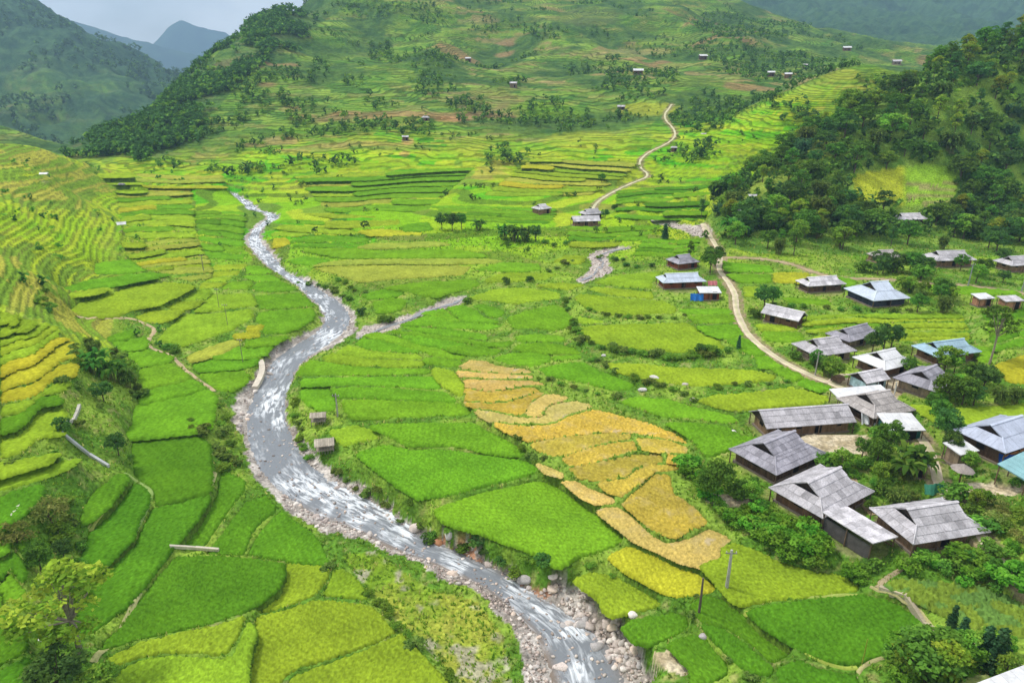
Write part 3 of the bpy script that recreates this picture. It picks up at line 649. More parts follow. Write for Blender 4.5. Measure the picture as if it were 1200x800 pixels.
# ------------------------------------------------------------------ house survey: eave corners left / near / right, ridge along r (near-right side) or l (left-near side)
# name|label|L B R|ridge|kind|roof|eave height|group-less options
HOUSES = """stilt_house|big grey-roofed wooden stilt house behind the green shrub hedge, nearest the ripe paddies|898,576 964,604 1018,576|r|hip|grey|1.81|1
open_shed|open grey sheet-roofed shed on posts between the two nearest stilt houses|956,611 1020,640 1048,627|l|shed|lightgrey|1.95|1
stilt_house|grey-roofed stilt house above the vegetable garden, nearest to the frame bottom|1018,598 1072,635 1153,622|r|hip|grey|1.81|1
stilt_house|dark grey hipped stilt house with pale ridge caps, corner pointing to the pond|849,531 910,554 962,531|r|hip|darkgrey|1.81|1
long_barn|long low barn with straight grey roof and board wall facing the bare yard|879,483 903,501 997,494|r|gable|grey|1.95|1
stilt_house|wide brown-grey roofed house joined to a white annex beside the road|977,469 1024,489 1068,480|r|hip|browngrey|1.81|1
annex_house|white metal roofed annex with dark green wall at the road edge|1027,489 1044,503 1082,503|r|shed|white|2.05|1
lean_to_roof|flat white sheet canopy behind the wide brown-grey roof|972,459 987,467 1042,462|r|shed|white|1.95|0
roadside_shed|stained white sheet-roofed shed below the green-walled annex|1053,530 1058,540 1088,545|r|shed|white|2.3|0
stilt_house|white roofed stilt house in the middle of the hamlet|994,421 1037,433 1069,425|r|hip|white|1.81|0
small_house|small gabled house with light blue wall and pale patched roof|986,441 1016,449 1041,444|r|gable|lightgrey|1.9|0
stilt_house|light blue metal roofed stilt house below the striped terraces|1054,408 1100,418 1146,412|r|hip|blue|1.81|0
stilt_house|dark grey roofed stilt house half behind bushes, right of the white roof|1050,443 1095,458 1121,445|r|hip|darkgrey|1.81|0
stilt_house|lavender grey roofed house beside the winding road bend|934,403 958,417 1000,411|r|hip|grey|1.72|0
stilt_house|dark grey roofed house standing against the striped rice terraces|970,391 996,400 1030,391|r|hip|darkgrey|1.72|0
long_shed|long pale grey roofed shed by the roadside thicket|890,369 934,376 944,370|l|gable|lightgrey|1.9|0
stilt_house|pale grey tiered-roof house behind the yellow plot|934,329 947,336 992,333|r|hip|lightgrey|1.81|0
stilt_house|big house with shiny pale blue metal roof and dark blue end wall|988,339 1024,352 1063,349|r|hip|paleblue|1.81|0
stilt_house|red-brown timber house with bright pale roof at the top of the lime plots|768,325 777,332 828,330|r|hip|paleblue|1.81|0
lean_to_shed|low white-roofed shed beside the red-brown timber house|814,338 820,343 846,343|r|shed|white|2.0|0
stilt_house|dark tile-roofed house just behind the red-brown timber house|773,302 795,310 820,307|r|hip|darkgrey|1.72|0
long_house|long pale-roofed house with brown walls by the upper stream|668,257 672,260 704,259|r|gable|lightgrey|1.95|0
stilt_house|small grey roof rising behind the long pale-roofed house|680,249 686,252 708,250|r|hip|grey|1.95|0
field_house|small white-roofed house at the end of the yellow strip|628,243 632,246 647,244|r|hip|lightgrey|2.4|0
hill_house|stilt house alone on the wooded slope below the clearing|1050,254 1056,258 1088,257|r|hip|lightgrey|1.72|0
hamlet_house|brown-grey roof half hidden in trees at the wood edge|1022,297 1030,303 1058,302|r|hip|browngrey|1.72|0
stilt_house|broad grey double-gabled house at the foot of the wood|1074,299 1098,306 1145,305|r|hip|grey|1.81|0
stilt_house|grey roofed house at the foot of the wood by the frame edge|1168,305 1186,312 1216,310|r|hip|grey|1.81|0
stilt_house|large lilac-blue roofed house with open wooden gallery beside the road|1116,506 1178,529 1228,512|r|hip|lilac|2.27|1
open_pavilion|teal roofed open pavilion on wooden posts over the pale yard|1170,548 1204,562 1232,548|r|shed|teal|2.05|1
kitchen_shed|rusty white sheet lean-to beside the lilac-blue roofed house|1112,523 1126,532 1146,527|r|shed|white|2.2|0
hill_hut|small white-roofed hut upper on the track into the wood|873,236 877,238 888,237|r|gable|lightgrey|2.2|0
hill_hut|small grey-roofed hut lower on the track into the wood|862,247 868,250 881,248|r|gable|grey|2.2|0
brick_shed|small brick shed with pale roof below the side road|1176,350 1180,353 1200,352|r|shed|lightgrey|2.4|0
small_shed|small white-topped shed left of the brick shed|1146,348 1149,350 1165,349|r|shed|white|2.0|0
white_roofed_shed|white flat sheet roof cut off by the lower right frame corner|1150,804 1176,838 1240,812|r|shed|white|1.95|0
field_hut|white-roofed field hut on the terraced valley floor|135,262 137,264 148,263|r|gable|white|2.0|0
field_hut|dark thatched field hut beyond the white-roofed hut|136,220 139,222 148,222|r|hip|darkgrey|2.0|0
farm_house|white-roofed farm in trees on the near terraced shoulder|46,211 48,213 60,213|r|gable|white|2.4|0
farm_house|grey and white farm with bare soil patch on the mountain|490,138 494,142 504,141|r|hip|lightgrey|1.95|0
farm_house|small farm above a red earth scar|468,163 471,165 481,164|r|gable|lightgrey|1.95|0
farm_house|white-roofed farm on the spur below the tree row|542,71 545,73 553,72|r|gable|white|3|0
farm_house|pale farm on the dark terraced knoll|594,101 597,103 608,102|r|gable|lightgrey|3|0
farm_house|long white farm roofs above the dark grove|738,86 742,88 758,88|r|gable|white|3|0
farm_house|small grey farm below the dark grove|720,127 723,129 735,128|r|gable|lightgrey|1.95|0
farm_house|farm in bushes beside the hill road|783,176 786,178 796,177|r|hip|lightgrey|1.95|0
village_house|white roof leftmost in the distant upper village|896,88 899,90 910,89|r|gable|white|3|0
village_house|long white roof in the middle of the distant upper village|916,90 919,92 930,91|r|gable|white|3|0
village_house|pinkish roof uppermost in the distant upper village|938,79 941,81 947,80|r|gable|lightgrey|3|0
village_house|white roof left of the distant upper village, apart from it|816,68 820,70 832,69|r|gable|white|3|0
ridge_house|long pale house among trees behind the terraced ridge|1042,74 1046,76 1058,75|r|gable|lightgrey|3|0
ridge_house|white house far behind the terraced ridge on the dark slope|985,58 988,60 1000,59|r|gable|white|3|0
roadside_hut|tiny hut where the terraced ridge meets the hill road|820,161 822,163 828,162|r|gable|lightgrey|2.4|0"""
houses = []
for ln in HOUSES.split('\n'):
    nm, lab, cs, rd, kd, rf, eh, near = ln.split('|'); c = P(cs); eh = float(eh)
    g = hit(c[1], eh)[0][2] - eh
    for _ in range(3):
        b = at_z(c, g + eh); g = .4 * g + .6 * float(H(b[1, 0], b[1, 1]))
    b = at_z(c, g + eh); B = b[1, :2]; e1 = b[2, :2] - B; e2 = b[0, :2] - B
    l1, l2 = np.hypot(*e1), np.hypot(*e2)
    if g > 8 or B[1] > 300 or c[2, 1] < 240:                            # far up the slopes: stand it where the sight line meets the land
        p = hit(c[1])[0]; g = float(p[2]); B = p[:2]; sc_m = np.hypot(p[1], CAM_Z - g) / 800; l1 = l2 = float(c[2, 0] - c[0, 0]) * sc_m * .58
        a_ = random.uniform(-.25, .25); e1 = np.array([math.cos(a_), math.sin(a_)]) * l1; e2 = np.array([-math.sin(a_), math.cos(a_)]) * l1 * .6
    d1 = e1 / l1; pr = np.array([-d1[1], d1[0]]); pr = pr if pr @ e2 > 0 else -pr
    w2 = abs(pr @ e2); far = B[1] > 140
    # depth of a far roof cannot be read to a pixel: keep house proportions
    l1c = float(np.clip(l1, 3.2 if not far else 2.6, 17)); w2 = float(np.clip(w2, l1c * .5, min(12, l1c * .85))) if far else float(np.clip(w2, 2.4, 12))
    if not far: l1, w2, B = l1 * 1.12, w2 * 1.12, B - (d1 * l1 + pr * w2) * .06; l1c = float(np.clip(l1, 3.2, 17))
    ctr = B + d1 * l1 * .5 + pr * w2 * .5; ang = math.atan2(d1[1], d1[0])
    L, W = l1c, w2
    if rd == 'l': L, W, ang = w2, l1c, ang + math.pi / 2
    print('%-18s L %.1f W %.1f  at %.0f %.0f z %.1f  raw %.1f %.1f' % (nm, L, W, ctr[0], ctr[1], g, l1, l2))
    houses.append(dict(name=nm, label=lab, L=L, W=W, ang=ang, c=ctr, g=g, kind=kd, roof=rf, eh=eh, near=near == '1'))
    pad(ctr[0], ctr[1], max(L, W) * .52, g)

# ------------------------------------------------------------------ ground sheet
# height left over from plots, road and river spreads a little way into the verges between them
for it in range(70):
    A = RES.copy(); A[1:-1, 1:-1] = .25 * (RES[:-2, 1:-1] + RES[2:, 1:-1] + RES[1:-1, :-2] + RES[1:-1, 2:])
    RES = np.where(FIX, RES, A * .985)
# far slopes are cut into steps too fine to survey one by one
hill_r = inside(P("820,262 850,232 900,190 960,150 1000,125 1060,100 1120,70 1200,35 1500,-60 1500,330 1200,318 1050,300 900,300 830,285"), *np.moveaxis(project(np.stack([GX, GY, GH], -1)), -1, 0)) & (GY < 330) & (GY > 185)
step = np.where(GY < 420, np.where(GX < -.42 * (GY + 28), .8, 1.1), np.where(GY < 600, 1.7, 2.6))
hw = GH + (fbm(GX / 35, GY / 35, 2, 21) - .5) * step * 1.6
lev = np.floor(hw / step); fr = hw / step - lev
tread = sstep(fr, .72, .98)
UH, VH = np.moveaxis(project(np.stack([GX, GY, GH], -1)), -1, 0)
shoulder = sstep(GY, 95, 130) * (1 - sstep(UH, 100, 170)) * (GY < 420)
wT = np.where(hill_r, 0, np.maximum(sstep(GY, 150, 230), shoulder) * (1 - sstep(GY, 1000, 1400)))
terr = (lev + tread) * step - hw + step * .2
GZ = GH + RES + np.where(FIX, 0, wT * terr * .9 * (1 - sstep(GY, 320, 380)))
free = ~FIX
GZ -= np.where(KIND == 1, .32, 0)
bund = free & (GY < 260)
GZ += np.where(bund, (fbm(GX / 1.1, GY / 1.1, 3, 8) - .45) * .3, 0)
canopy = fbm(GX / 7, GY / 7, 3, 31)
wood = sstep(GY, 1300, 1800)
GZ += wood * (fbm(GX / 22, GY / 22, 3, 33) - .5) * 14
def ground_z(x, y):
    x = np.asarray(x, float); y = np.asarray(y, float); j, i = grid_ij(x, y); j0 = j.astype(int); i0 = i.astype(int); fj = j - j0; fi = i - i0
    return (GZ[j0, i0] * (1 - fj) * (1 - fi) + GZ[j0 + 1, i0] * fj * (1 - fi) + GZ[j0, i0 + 1] * (1 - fj) * fi + GZ[j0 + 1, i0 + 1] * fj * fi)
def kind_at(x, y):
    j, i = grid_ij(np.asarray(x, float), np.asarray(y, float)); return KIND[np.rint(j).astype(int), np.rint(i).astype(int)]

GO = np.where(GY < 330, GY, 330 + (GY - 330) / .56)      # slopes beyond the first terraces are graded by height band
# colour of what grows there
def pal(*cs): return np.array([lin(c) for c in cs])
nA = fbm(GX / 5, GY / 5, 4, 41); nB = fbm(GX / 1.3, GY / 1.3, 3, 42); nC = fbm(GX / 60, GY / 60, 3, 43)
def mixc(a, b, t): return a * (1 - t[..., None]) + b * t[..., None]
verge = mixc(lin((88, 128, 40)), lin((132, 160, 58)), sstep(nA, .35, .7)); verge = mixc(verge, lin((164, 156, 100)), sstep(nB, .6, .85) * .6)
C = verge.copy()
# stepped fields of the middle distance and the mountain
plot_len = np.where(GY < 420, 16, np.where(GY < 600, 22, 30))
px_ = np.floor((GX + 9 * fbm(GX / 30, GY / 30, 2, 51) * 4 + lev * 7.3) / plot_len); rnd = hash2(lev, px_, 5); rn2 = hash2(lev, px_, 9)
zone = np.clip((.55 - .3 * shoulder) * rnd + .75 * nC - .15 + .42 * shoulder, 0, .999)
PM = pal((62, 150, 14), (92, 165, 18), (124, 172, 24), (142, 176, 30), (158, 178, 40), (118, 150, 42), (164, 164, 62))
mid = PM[(zone * len(PM)).astype(int)]
PF = pal((74, 112, 44), (88, 130, 48), (106, 144, 52), (80, 118, 50), (120, 150, 60), (98, 124, 54), (128, 140, 72), (142, 136, 88), (70, 106, 50))
zf = np.clip(.5 * rnd + .8 * fbm(GX / 110, GY / 140, 3, 44) - .15, 0, .999)
mtn = PF[(zf * len(PF)).astype(int)]
tcol = mixc(mid, mtn, sstep(GO + 90 * (nC - .5), 380, 560))
riser = mixc(lin((70, 92, 34)), lin((112, 112, 58)), sstep(rn2, .3, .8))
tcol = mixc(tcol, np.broadcast_to(riser, tcol.shape), (fr > .72) * .6 * (1 - sstep(GY, 320, 380)))
scrub = mixc(lin((56, 88, 44)), lin((84, 114, 50)), sstep(nA, .3, .7))
uv_g = project(np.stack([GX, GY, GZ], -1)); UU, VV = uv_g[..., 0], uv_g[..., 1]
GUL = gully(GX, GY)
scr = np.maximum(sstep(fbm(GX / 45 + 7, GY / 45, 4, 61), .5, .64), 1 - sstep(GUL, .45, .62)) * sstep(GO, 380, 560)
tcol = mixc(tcol, scrub, scr)
brown = sstep(fbm(GX / 55 + 31, GY / 30, 3, 62), .68, .76) * sstep(GO, 380, 480) * (1 - sstep(GO, 1200, 1500))
tcol = mixc(tcol, lin((150, 122, 88)), brown * .75)
C = mixc(C, tcol, np.where(hill_r, 0, wT + sstep(GY, 1000, 1400)).clip(0, 1))
forest = mixc(lin((46, 78, 50)), lin((70, 102, 60)), sstep(canopy, .3, .7))
leftmt = (UU < 240) & (GY > 900)
fw = np.maximum(sstep(GY + 400 * (nC - .5), 1150, 1600), np.where(leftmt, .35 + .6 * sstep(fbm(GX / 120, GY / 160, 3, 71), .36, .5), 0))
SPUR = P("60,172 110,176 150,180 185,186 205,176 225,160 250,130 285,95 330,55 380,25 440,-20 330,-20 300,25 240,75 180,130 120,150")
spur = inside(SPUR, UU, VV) & (GO > 400) & (GO < 1500)
fw = np.maximum(fw, spur * .55); C = mixc(C, forest, fw)
C = mixc(C, mixc(lin((88, 124, 44)), lin((124, 152, 58)), sstep(nA, .35, .7)), hill_r.astype(float))
CLEAR = P("998,205 1040,198 1090,192 1124,196 1122,222 1112,240 1062,242 1004,234")
clear = inside(CLEAR, UU, VV) & (GY < 330); C = mixc(C, mixc(lin((172, 180, 48)), lin((140, 180, 48)), sstep(UU, 1055, 1065)), clear * .95)
C = mixc(C, lin((150, 128, 96)), clear * (UU > 1062) * (VV > 214) * (np.floor(GZ / .8) % 2) * .7)
CREST = P("905,200 935,180 965,160 990,158 985,175 940,200 900,225 860,245 840,250")
C = mixc(C, lin((140, 158, 62)), (inside(CREST, UU, VV) & (GY < 330)) * .8)
def blot(u, v, ru, rv, col, ymin, ymax, w=.85):
    global C
    d = ((UU - u) / ru) ** 2 + ((VV - v) / rv) ** 2 + (nA - .5) * .9
    C = mixc(C, lin(col), (1 - sstep(d, .5, 1.1)) * ((GO > ymin) & (GO < ymax)) * w * .65)
for b in ((330, 165, 22, 6, (165, 138, 98), 300, 700), (300, 170, 16, 3, (160, 140, 95), 300, 700), (525, 140, 18, 4, (178, 130, 92), 300, 800), (478, 165, 8, 5, (196, 140, 105), 300, 700), (474, 180, 7, 4, (190, 140, 100), 300, 600), (340, 128, 14, 4, (160, 135, 95), 400, 900), (770, 60, 22, 4, (165, 155, 95), 500, 2000), (735, 62, 30, 5, (150, 150, 95), 500, 2000), (560, 25, 26, 4, (150, 135, 100), 500, 2500), (575, 118, 38, 18, (122, 128, 70), 400, 1500), (690, 20, 40, 12, (95, 105, 62), 600, 3000), (985, 88, 28, 8, (160, 165, 60), 380, 480), (945, 108, 20, 8, (150, 165, 60), 380, 480), (760, 128, 45, 9, (168, 172, 50), 400, 900), (690, 165, 55, 12, (158, 170, 48), 330, 700), (835, 150, 16, 6, (170, 172, 45), 400, 700), (640, 130, 50, 12, (118, 160, 36), 400, 900), (800, 78, 30, 6, (110, 150, 60), 500, 1500)): blot(*b)
# bare ground: river, stream, road verge, yards, house plots
grav = mixc(lin((150, 142, 134)), lin((196, 188, 180)), sstep(nB, .3, .7)); grav = mixc(grav, lin((120, 108, 98)), sstep(nA, .55, .75) * .5)
C[KIND == 2] = grav[KIND == 2]; C[KIND == 5] = mixc(grav, np.broadcast_to(lin((188, 176, 166)), grav.shape), np.full(grav.shape[:2], .5))[KIND == 5]
dirtc = mixc(lin((150, 136, 104)), lin((120, 130, 70)), sstep(nB, .4, .7)); C[KIND == 3] = dirtc[KIND == 3]
yardc = mixc(lin((176, 160, 128)), lin((208, 194, 166)), sstep(nB, .3, .7)); C[(KIND == 4)] = yardc[KIND == 4]; C[KIND == 6] = mixc(dirtc, verge, np.full(dirtc.shape[:2], .45))[KIND == 6]
C[KIND == 1] = lin((88, 116, 36))
ripe = inside(P('536,428 552,419 625,430 700,470 800,508 812,530 835,600 860,632 820,666 700,602 640,556 580,500 540,470'), UU, VV) & (KIND == 0)
C = mixc(C, lin((122, 150, 56)), ripe * .9)
GZ += ripe * .16
dry = inside(P("440,645 470,668 505,690 560,705 590,745 600,800 560,812 520,780 470,730 430,690 400,650"), UU, VV) & (KIND == 0)
C = mixc(C, mixc(lin((120, 150, 40)), lin((156, 160, 60)), sstep(nA, .35, .65)), dry * .8)
C = mixc(C, lin((165, 158, 140)), dry * sstep(fbm(GX / 2.2, GY / 2.2, 3, 77), .6, .72) * .8)
rust = (KIND == 2) & (seg_dist(at_z(P("484,622 510,636 540,645 560,652 590,668 640,690"), -5.8), GX, GY)[0] < .9)
C = mixc(C, lin((164, 112, 76)), rust * sstep(nB, .4, .55) * .85)

ALPHA = np.where(hill_r, 0, sstep(GY, 320, 380) * (1 - sstep(GY, 1000, 1500)) * (1 - fw) * (1 - .8 * scr))
idx = np.arange(NR * NC).reshape(NR, NC)
V3 = np.stack([GX, GY, GZ], -1).reshape(-1, 3)
def quads(a, b):
    return np.stack([idx[a:b - 1, :-1], idx[a:b - 1, 1:], idx[a + 1:b, 1:], idx[a + 1:b, :-1]], -1).reshape(-1, 4)
jm = int(np.searchsorted(row_y, 330.0))
def sheet(name, a, b, mat, label):
    v = V3.reshape(NR, NC, 3)[a:b].reshape(-1, 3); f = quads(a, b) - idx[a, 0]
    if a == 0:
        tc = np.broadcast_to(col_t[None, :-1], (b - a - 1, NC - 1)); left = ((tc < -.41) & (GY[a:b - 1, :-1] > 75)).ravel()
        me2 = mesh_np('left_hillside', v, f[left], mat, C[a:b].reshape(-1, 3), True); o2 = tag(put('left_hillside', me2), 'terraced hillside rising on the left of the valley', None, None, 'structure')
        globals()['hillside'] = o2; f = f[~left]
    return tag(put(name, mesh_np(name, v, f, mat, C[a:b].reshape(-1, 3), True, ALPHA[a:b].ravel())), label, None, None, 'structure')
valley = sheet('valley_ground', 0, jm + 1, M['ground'], 'grassy valley floor and lower slopes between the rice plots')
mountain = sheet('mountainside', jm, NR, M['far'], 'terraced green mountainside rising behind the valley')

# ------------------------------------------------------------------ far ridges behind the valley head
def ridge(name, label, Yc, crest, depth, seed):
    us = np.array([c[0] for c in crest], float); vs = np.array([c[1] for c in crest], float)
    n, m = 160, 40; uu = np.linspace(us[0], us[-1], n); vv = np.interp(uu, us, vs)
    top = np.array([at_y(u, v, Yc) for u, v in zip(uu, vv)]); xs = top[:, 0]; ht = top[:, 2] + 120
    S = np.linspace(-1, 1, m); X = np.repeat(xs[:, None], m, 1); Yy = Yc + S[None] * depth + 0 * X
    prof = (1 - np.abs(S)) ** .85
    Z = -120 + ht[:, None] * prof[None] + (fbm(X / 300, Yy / 300, 4, seed) - .5) * 110 * (1 - prof[None] ** 4) + (fbm(X / 60, Yy / 60, 3, seed + 3) - .5) * 24
    i = np.arange(n * m).reshape(n, m); f = np.stack([i[:-1, :-1], i[1:, :-1], i[1:, 1:], i[:-1, 1:]], -1).reshape(-1, 4)
    c = mixc(lin((36, 62, 40)), lin((56, 84, 48)), sstep(fbm(X / 90, Yy / 90, 3, seed + 7), .3, .7)).reshape(-1, 3)
    tag(put(name, mesh_np(name, np.stack([X, Yy, Z], -1).reshape(-1, 3), f, M['far'], c, True)), label, None, None, 'structure')
ridge('far_mountain', 'hazy blue forested ridge closing the valley', 5000, [(-300, 20), (0, 10), (90, 24), (118, 33), (150, 44), (185, 52), (215, 60), (260, 72), (340, 60), (500, 10), (700, -10)], 900, 81)
ridge('far_mountain', 'paler blue peak in the cloud behind the nearer blue ridge', 6100, [(-100, 90), (120, 80), (170, 60), (196, 32), (212, 22), (232, 30), (262, 36), (300, 60), (420, 100)], 500, 91)
# ------------------------------------------------------------------ rice standing in the plots
CROP = {'G': (112, 168, 14), 'g': (90, 146, 14), 'L': (146, 180, 24), 'l': (166, 180, 58), 'Y': (180, 184, 24), 'O': (202, 178, 62), 'T': (204, 182, 96), 'V': (108, 146, 62)}
def crop_mesh(poly, z, dist, kind, rng):
    cell = float(np.clip(dist * (.0025 if dist < 95 else .0031), .17, 1.0)); a = rng.uniform(0, math.pi / 2)
    ca, sa = math.cos(a), math.sin(a); Rm = np.array([[ca, sa], [-sa, ca]])
    ctr = poly[:, :2].mean(0); loc = (poly[:, :2] - ctr) @ Rm.T
    x0, y0 = loc.min(0) - cell * 1.5; x1, y1 = loc.max(0) + cell * 1.5
    gx, gy = np.meshgrid(np.arange(x0, x1, cell), np.arange(y0, y1, cell)); n, m = gx.shape
    if n < 2 or m < 2: return None
    gx = gx + rng.uniform(-.28, .28, gx.shape) * cell; gy = gy + rng.uniform(-.28, .28, gy.shape) * cell
    ins = inside(loc, gx, gy)
    fi = ins[:-1, :-1] | ins[1:, :-1] | ins[:-1, 1:] | ins[1:, 1:]
    if fi.sum() < 2: return None
    amp = {'V': .30, 'T': .08, 'O': .13, 'L': .12}.get(kind, .095) * min(1.6, .75 + cell) * (1.15 if dist < 95 else 1)
    wx = gx * ca - gy * sa + ctr[0]; wy = gx * sa + gy * ca + ctr[1]
    zz = np.where(ins, rng.uniform(-amp, amp, gx.shape) + (fbm(wx / 3, wy / 3, 2, 15) - .5) * .3 , -.12 if kind in 'OT' else -.34)
    row = .5 + .5 * np.sin(gx / (cell * 2.0) * math.pi)
    tone = (rng.uniform(.76, 1.2, gx.shape) if dist < 95 else rng.uniform(.84, 1.12, gx.shape)) * (.9 + (.13 if dist < 95 else .1) * row) * np.where(ins, 1, .82)
    i = np.arange(n * m).reshape(n, m); f = np.stack([i[:-1, :-1], i[:-1, 1:], i[1:, 1:], i[1:, :-1]], -1)[fi]
    used = np.unique(f); mp = np.full(n * m, -1); mp[used] = np.arange(len(used))
    v = np.stack([wx - ctr[0], wy - ctr[1], zz], -1).reshape(-1, 3)[used]
    c = np.repeat(tone.reshape(-1, 1)[used], 3, 1)
    if kind == 'V':
        t = vnoise(wx / 1.1, wy / 1.1, 3).reshape(-1, 1)[used]; c = c * np.where(t > .55, np.array([[1.0, 1.1, 1.1]]), np.array([[1.35, 1.15, .7]]))
    return mesh_np('rice_crop', v, mp[f], M['ripe'] if kind in 'OT' else M['rice'], c), ctr
rngp = np.random.default_rng(99); n_tri = 0
for q, (k, w, z) in enumerate(plots):
    ctr = w[:, :2].mean(0); r = crop_mesh(w, z, math.hypot(*ctr), k, rngp)
    if r is None: continue
    me, ctr = r; o = put('vegetable_plot' if k == 'V' else 'rice_plot', me, hillside if (ctr[0] / half_w(ctr[1]) < -.41 and ctr[1] > 75) else valley, (ctr[0], ctr[1], z - (.1 if k in 'OT' else 0))); n_tri += 2 * len(me.polygons)
    c = lin(CROP[k]); c = c * .9 + .06 * (c @ np.array([.3, .6, .1])); c = c * rngp.uniform(.88, 1.1) * np.array([rngp.uniform(.9, 1.1), 1, 1]); o.color = (*c, 1)
print('crop tris', n_tri)

# ------------------------------------------------------------------ river
def ribbon(Lp, Rp, nu, per=3):
    s = np.linspace(0, 1, per); return None
def resample(p, n):
    d = np.concatenate([[0], np.cumsum(np.linalg.norm(np.diff(p, axis=0), axis=1))]); t = np.linspace(0, d[-1], n)
    return np.stack([np.interp(t, d, p[:, k]) for k in range(3)], -1)
def resample_v(uvL, uvR, n):
    """both banks at matching rows of the survey"""
    return None
def station(pL, pR, n):
    L = resample(pL, n * 4); out = []
    a = resample(pL, n); b = resample(pR, n); return a, b
uvl, uvr = chaikin(WAT_L, 2, False), chaikin(WAT_R, 2, False)
NS = 1100; a_, b_ = resample(WLw, NS), resample(WRw, NS); NW = 34; tt = np.linspace(-.06, 1.06, NW)
wx = a_[:, None, 0] * (1 - tt) + b_[:, None, 0] * tt; wy = a_[:, None, 1] * (1 - tt) + b_[:, None, 1] * tt
wz = np.minimum(a_[:, None, 2], b_[:, None, 2]) * .5 + .5 * (a_[:, None, 2] * (1 - tt) + b_[:, None, 2] * tt)
uw = project(np.stack([wx, wy, wz], -1))
foam = np.full(wx.shape, .36)
for u, v, ru, rv, s in ((326, 434, 22, 7, 1.5), (322, 455, 20, 12, .8), (322, 478, 16, 18, .9), (328, 492, 14, 8, 1.0), (356, 566, 26, 10, 1.0), (398, 582, 36, 16, 1.25), (430, 600, 30, 16, 1.2), (468, 618, 24, 16, 1.1), (500, 640, 24, 12, .9), (548, 660, 22, 12, 1.1), (604, 686, 16, 10, .7), (640, 712, 26, 14, .5), (672, 740, 14, 14, .8), (680, 772, 16, 22, 1.35), (660, 752, 12, 10, 1.0), (300, 285, 14, 30, 1.0), (345, 325, 30, 12, .9), (300, 250, 24, 10, 1.0), (280, 235, 12, 10, 1.1), (375, 365, 16, 10, .7), (385, 395, 14, 12, .9), (330, 410, 20, 12, .45), (310, 520, 20, 22, .08)):
    foam += s * np.exp(-((uw[..., 0] - u) / ru) ** 2 - ((uw[..., 1] - v) / rv) ** 2)
foam += .3 * (uw[..., 1] < 350)
foam *= .35 + 1.15 * sstep(fbm(wx / 2.6, wy / 4.0, 3, 17), .36, .62)
wv = fbm(wx / .9, wy / .9, 3, 13) - .5
wz = wz + wv * np.clip(foam, 0, 1.3) * .38 + (fbm(wx / 2.5, wy / 2.5, 2, 14) - .5) * .12
shal = np.clip(1 - np.abs(tt - .5) * 2, 0, 1)[None] * np.ones_like(wx); shal = sstep(.45 - shal, 0, .45) * sstep(uw[..., 1], 560, 640)
shal = np.maximum(shal * (tt[None] < .5), .35 * shal)
i = np.arange(NS * NW).reshape(NS, NW); f = np.stack([i[:-1, :-1], i[:-1, 1:], i[1:, 1:], i[1:, :-1]], -1).reshape(-1, 4)
river = put('river', mesh_np('river', np.stack([wx, wy, wz], -1).reshape(-1, 3), f[:, ::-1].copy(), M['water'], np.stack([np.clip(foam, 0, 1.6), shal, 0 * shal], -1).reshape(-1, 3), True))
sl = np.concatenate([[0], np.cumsum(np.linalg.norm(np.diff((a_ + b_)[:, :2] / 2, axis=0), axis=1))]); wd = np.linalg.norm((b_ - a_)[:, :2], axis=1)
fl = np.stack([np.repeat(sl[:, None] * .42, NW, 1), tt[None] * wd[:, None] * 1.5, 0 * wx], -1).astype(np.float32)
fa_ = river.data.attributes.new('flow', 'FLOAT_VECTOR', 'POINT'); fa_.data.foreach_set('vector', fl.reshape(-1))
tag(river, 'shallow grey mountain river with white rapids winding through the rice valley', None, None, 'structure')
# threads of water in the side stream
for k, (uv, w_) in enumerate((("412,396 440,385 470,374 500,362 530,352 546,347", .55), ("680,326 700,317 706,308 702,298 712,292 738,288", .45))):
    p = hit(chaikin(P(uv), 2, False)); p = resample(p, 120); p[:, 0] += .5 * np.sin(np.arange(120) / 7)
    d = np.gradient(p[:, :2], axis=0); nn = np.stack([-d[:, 1], d[:, 0]], -1) / np.linalg.norm(d, axis=1)[:, None]
    ws = w_ * (1 + .4 * np.sin(np.arange(120) / 5.0))[:, None]; z = H(p[:, 0], p[:, 1]) - .62
    v = np.concatenate([np.c_[p[:, :2] - nn * ws, z], np.c_[p[:, :2] + nn * ws, z]]); j = np.arange(119)
    f = np.stack([j, j + 120, j + 121, j + 1], -1)
    tag(put('stream', mesh_np('stream', v, f, M['water'], np.tile([[.9, .2, 0]], (240, 1)), True)), ['thin side stream braiding over its pale gravel bed to the river', 'upper stream among boulders above the lime plots'][k], None, None, 'structure')

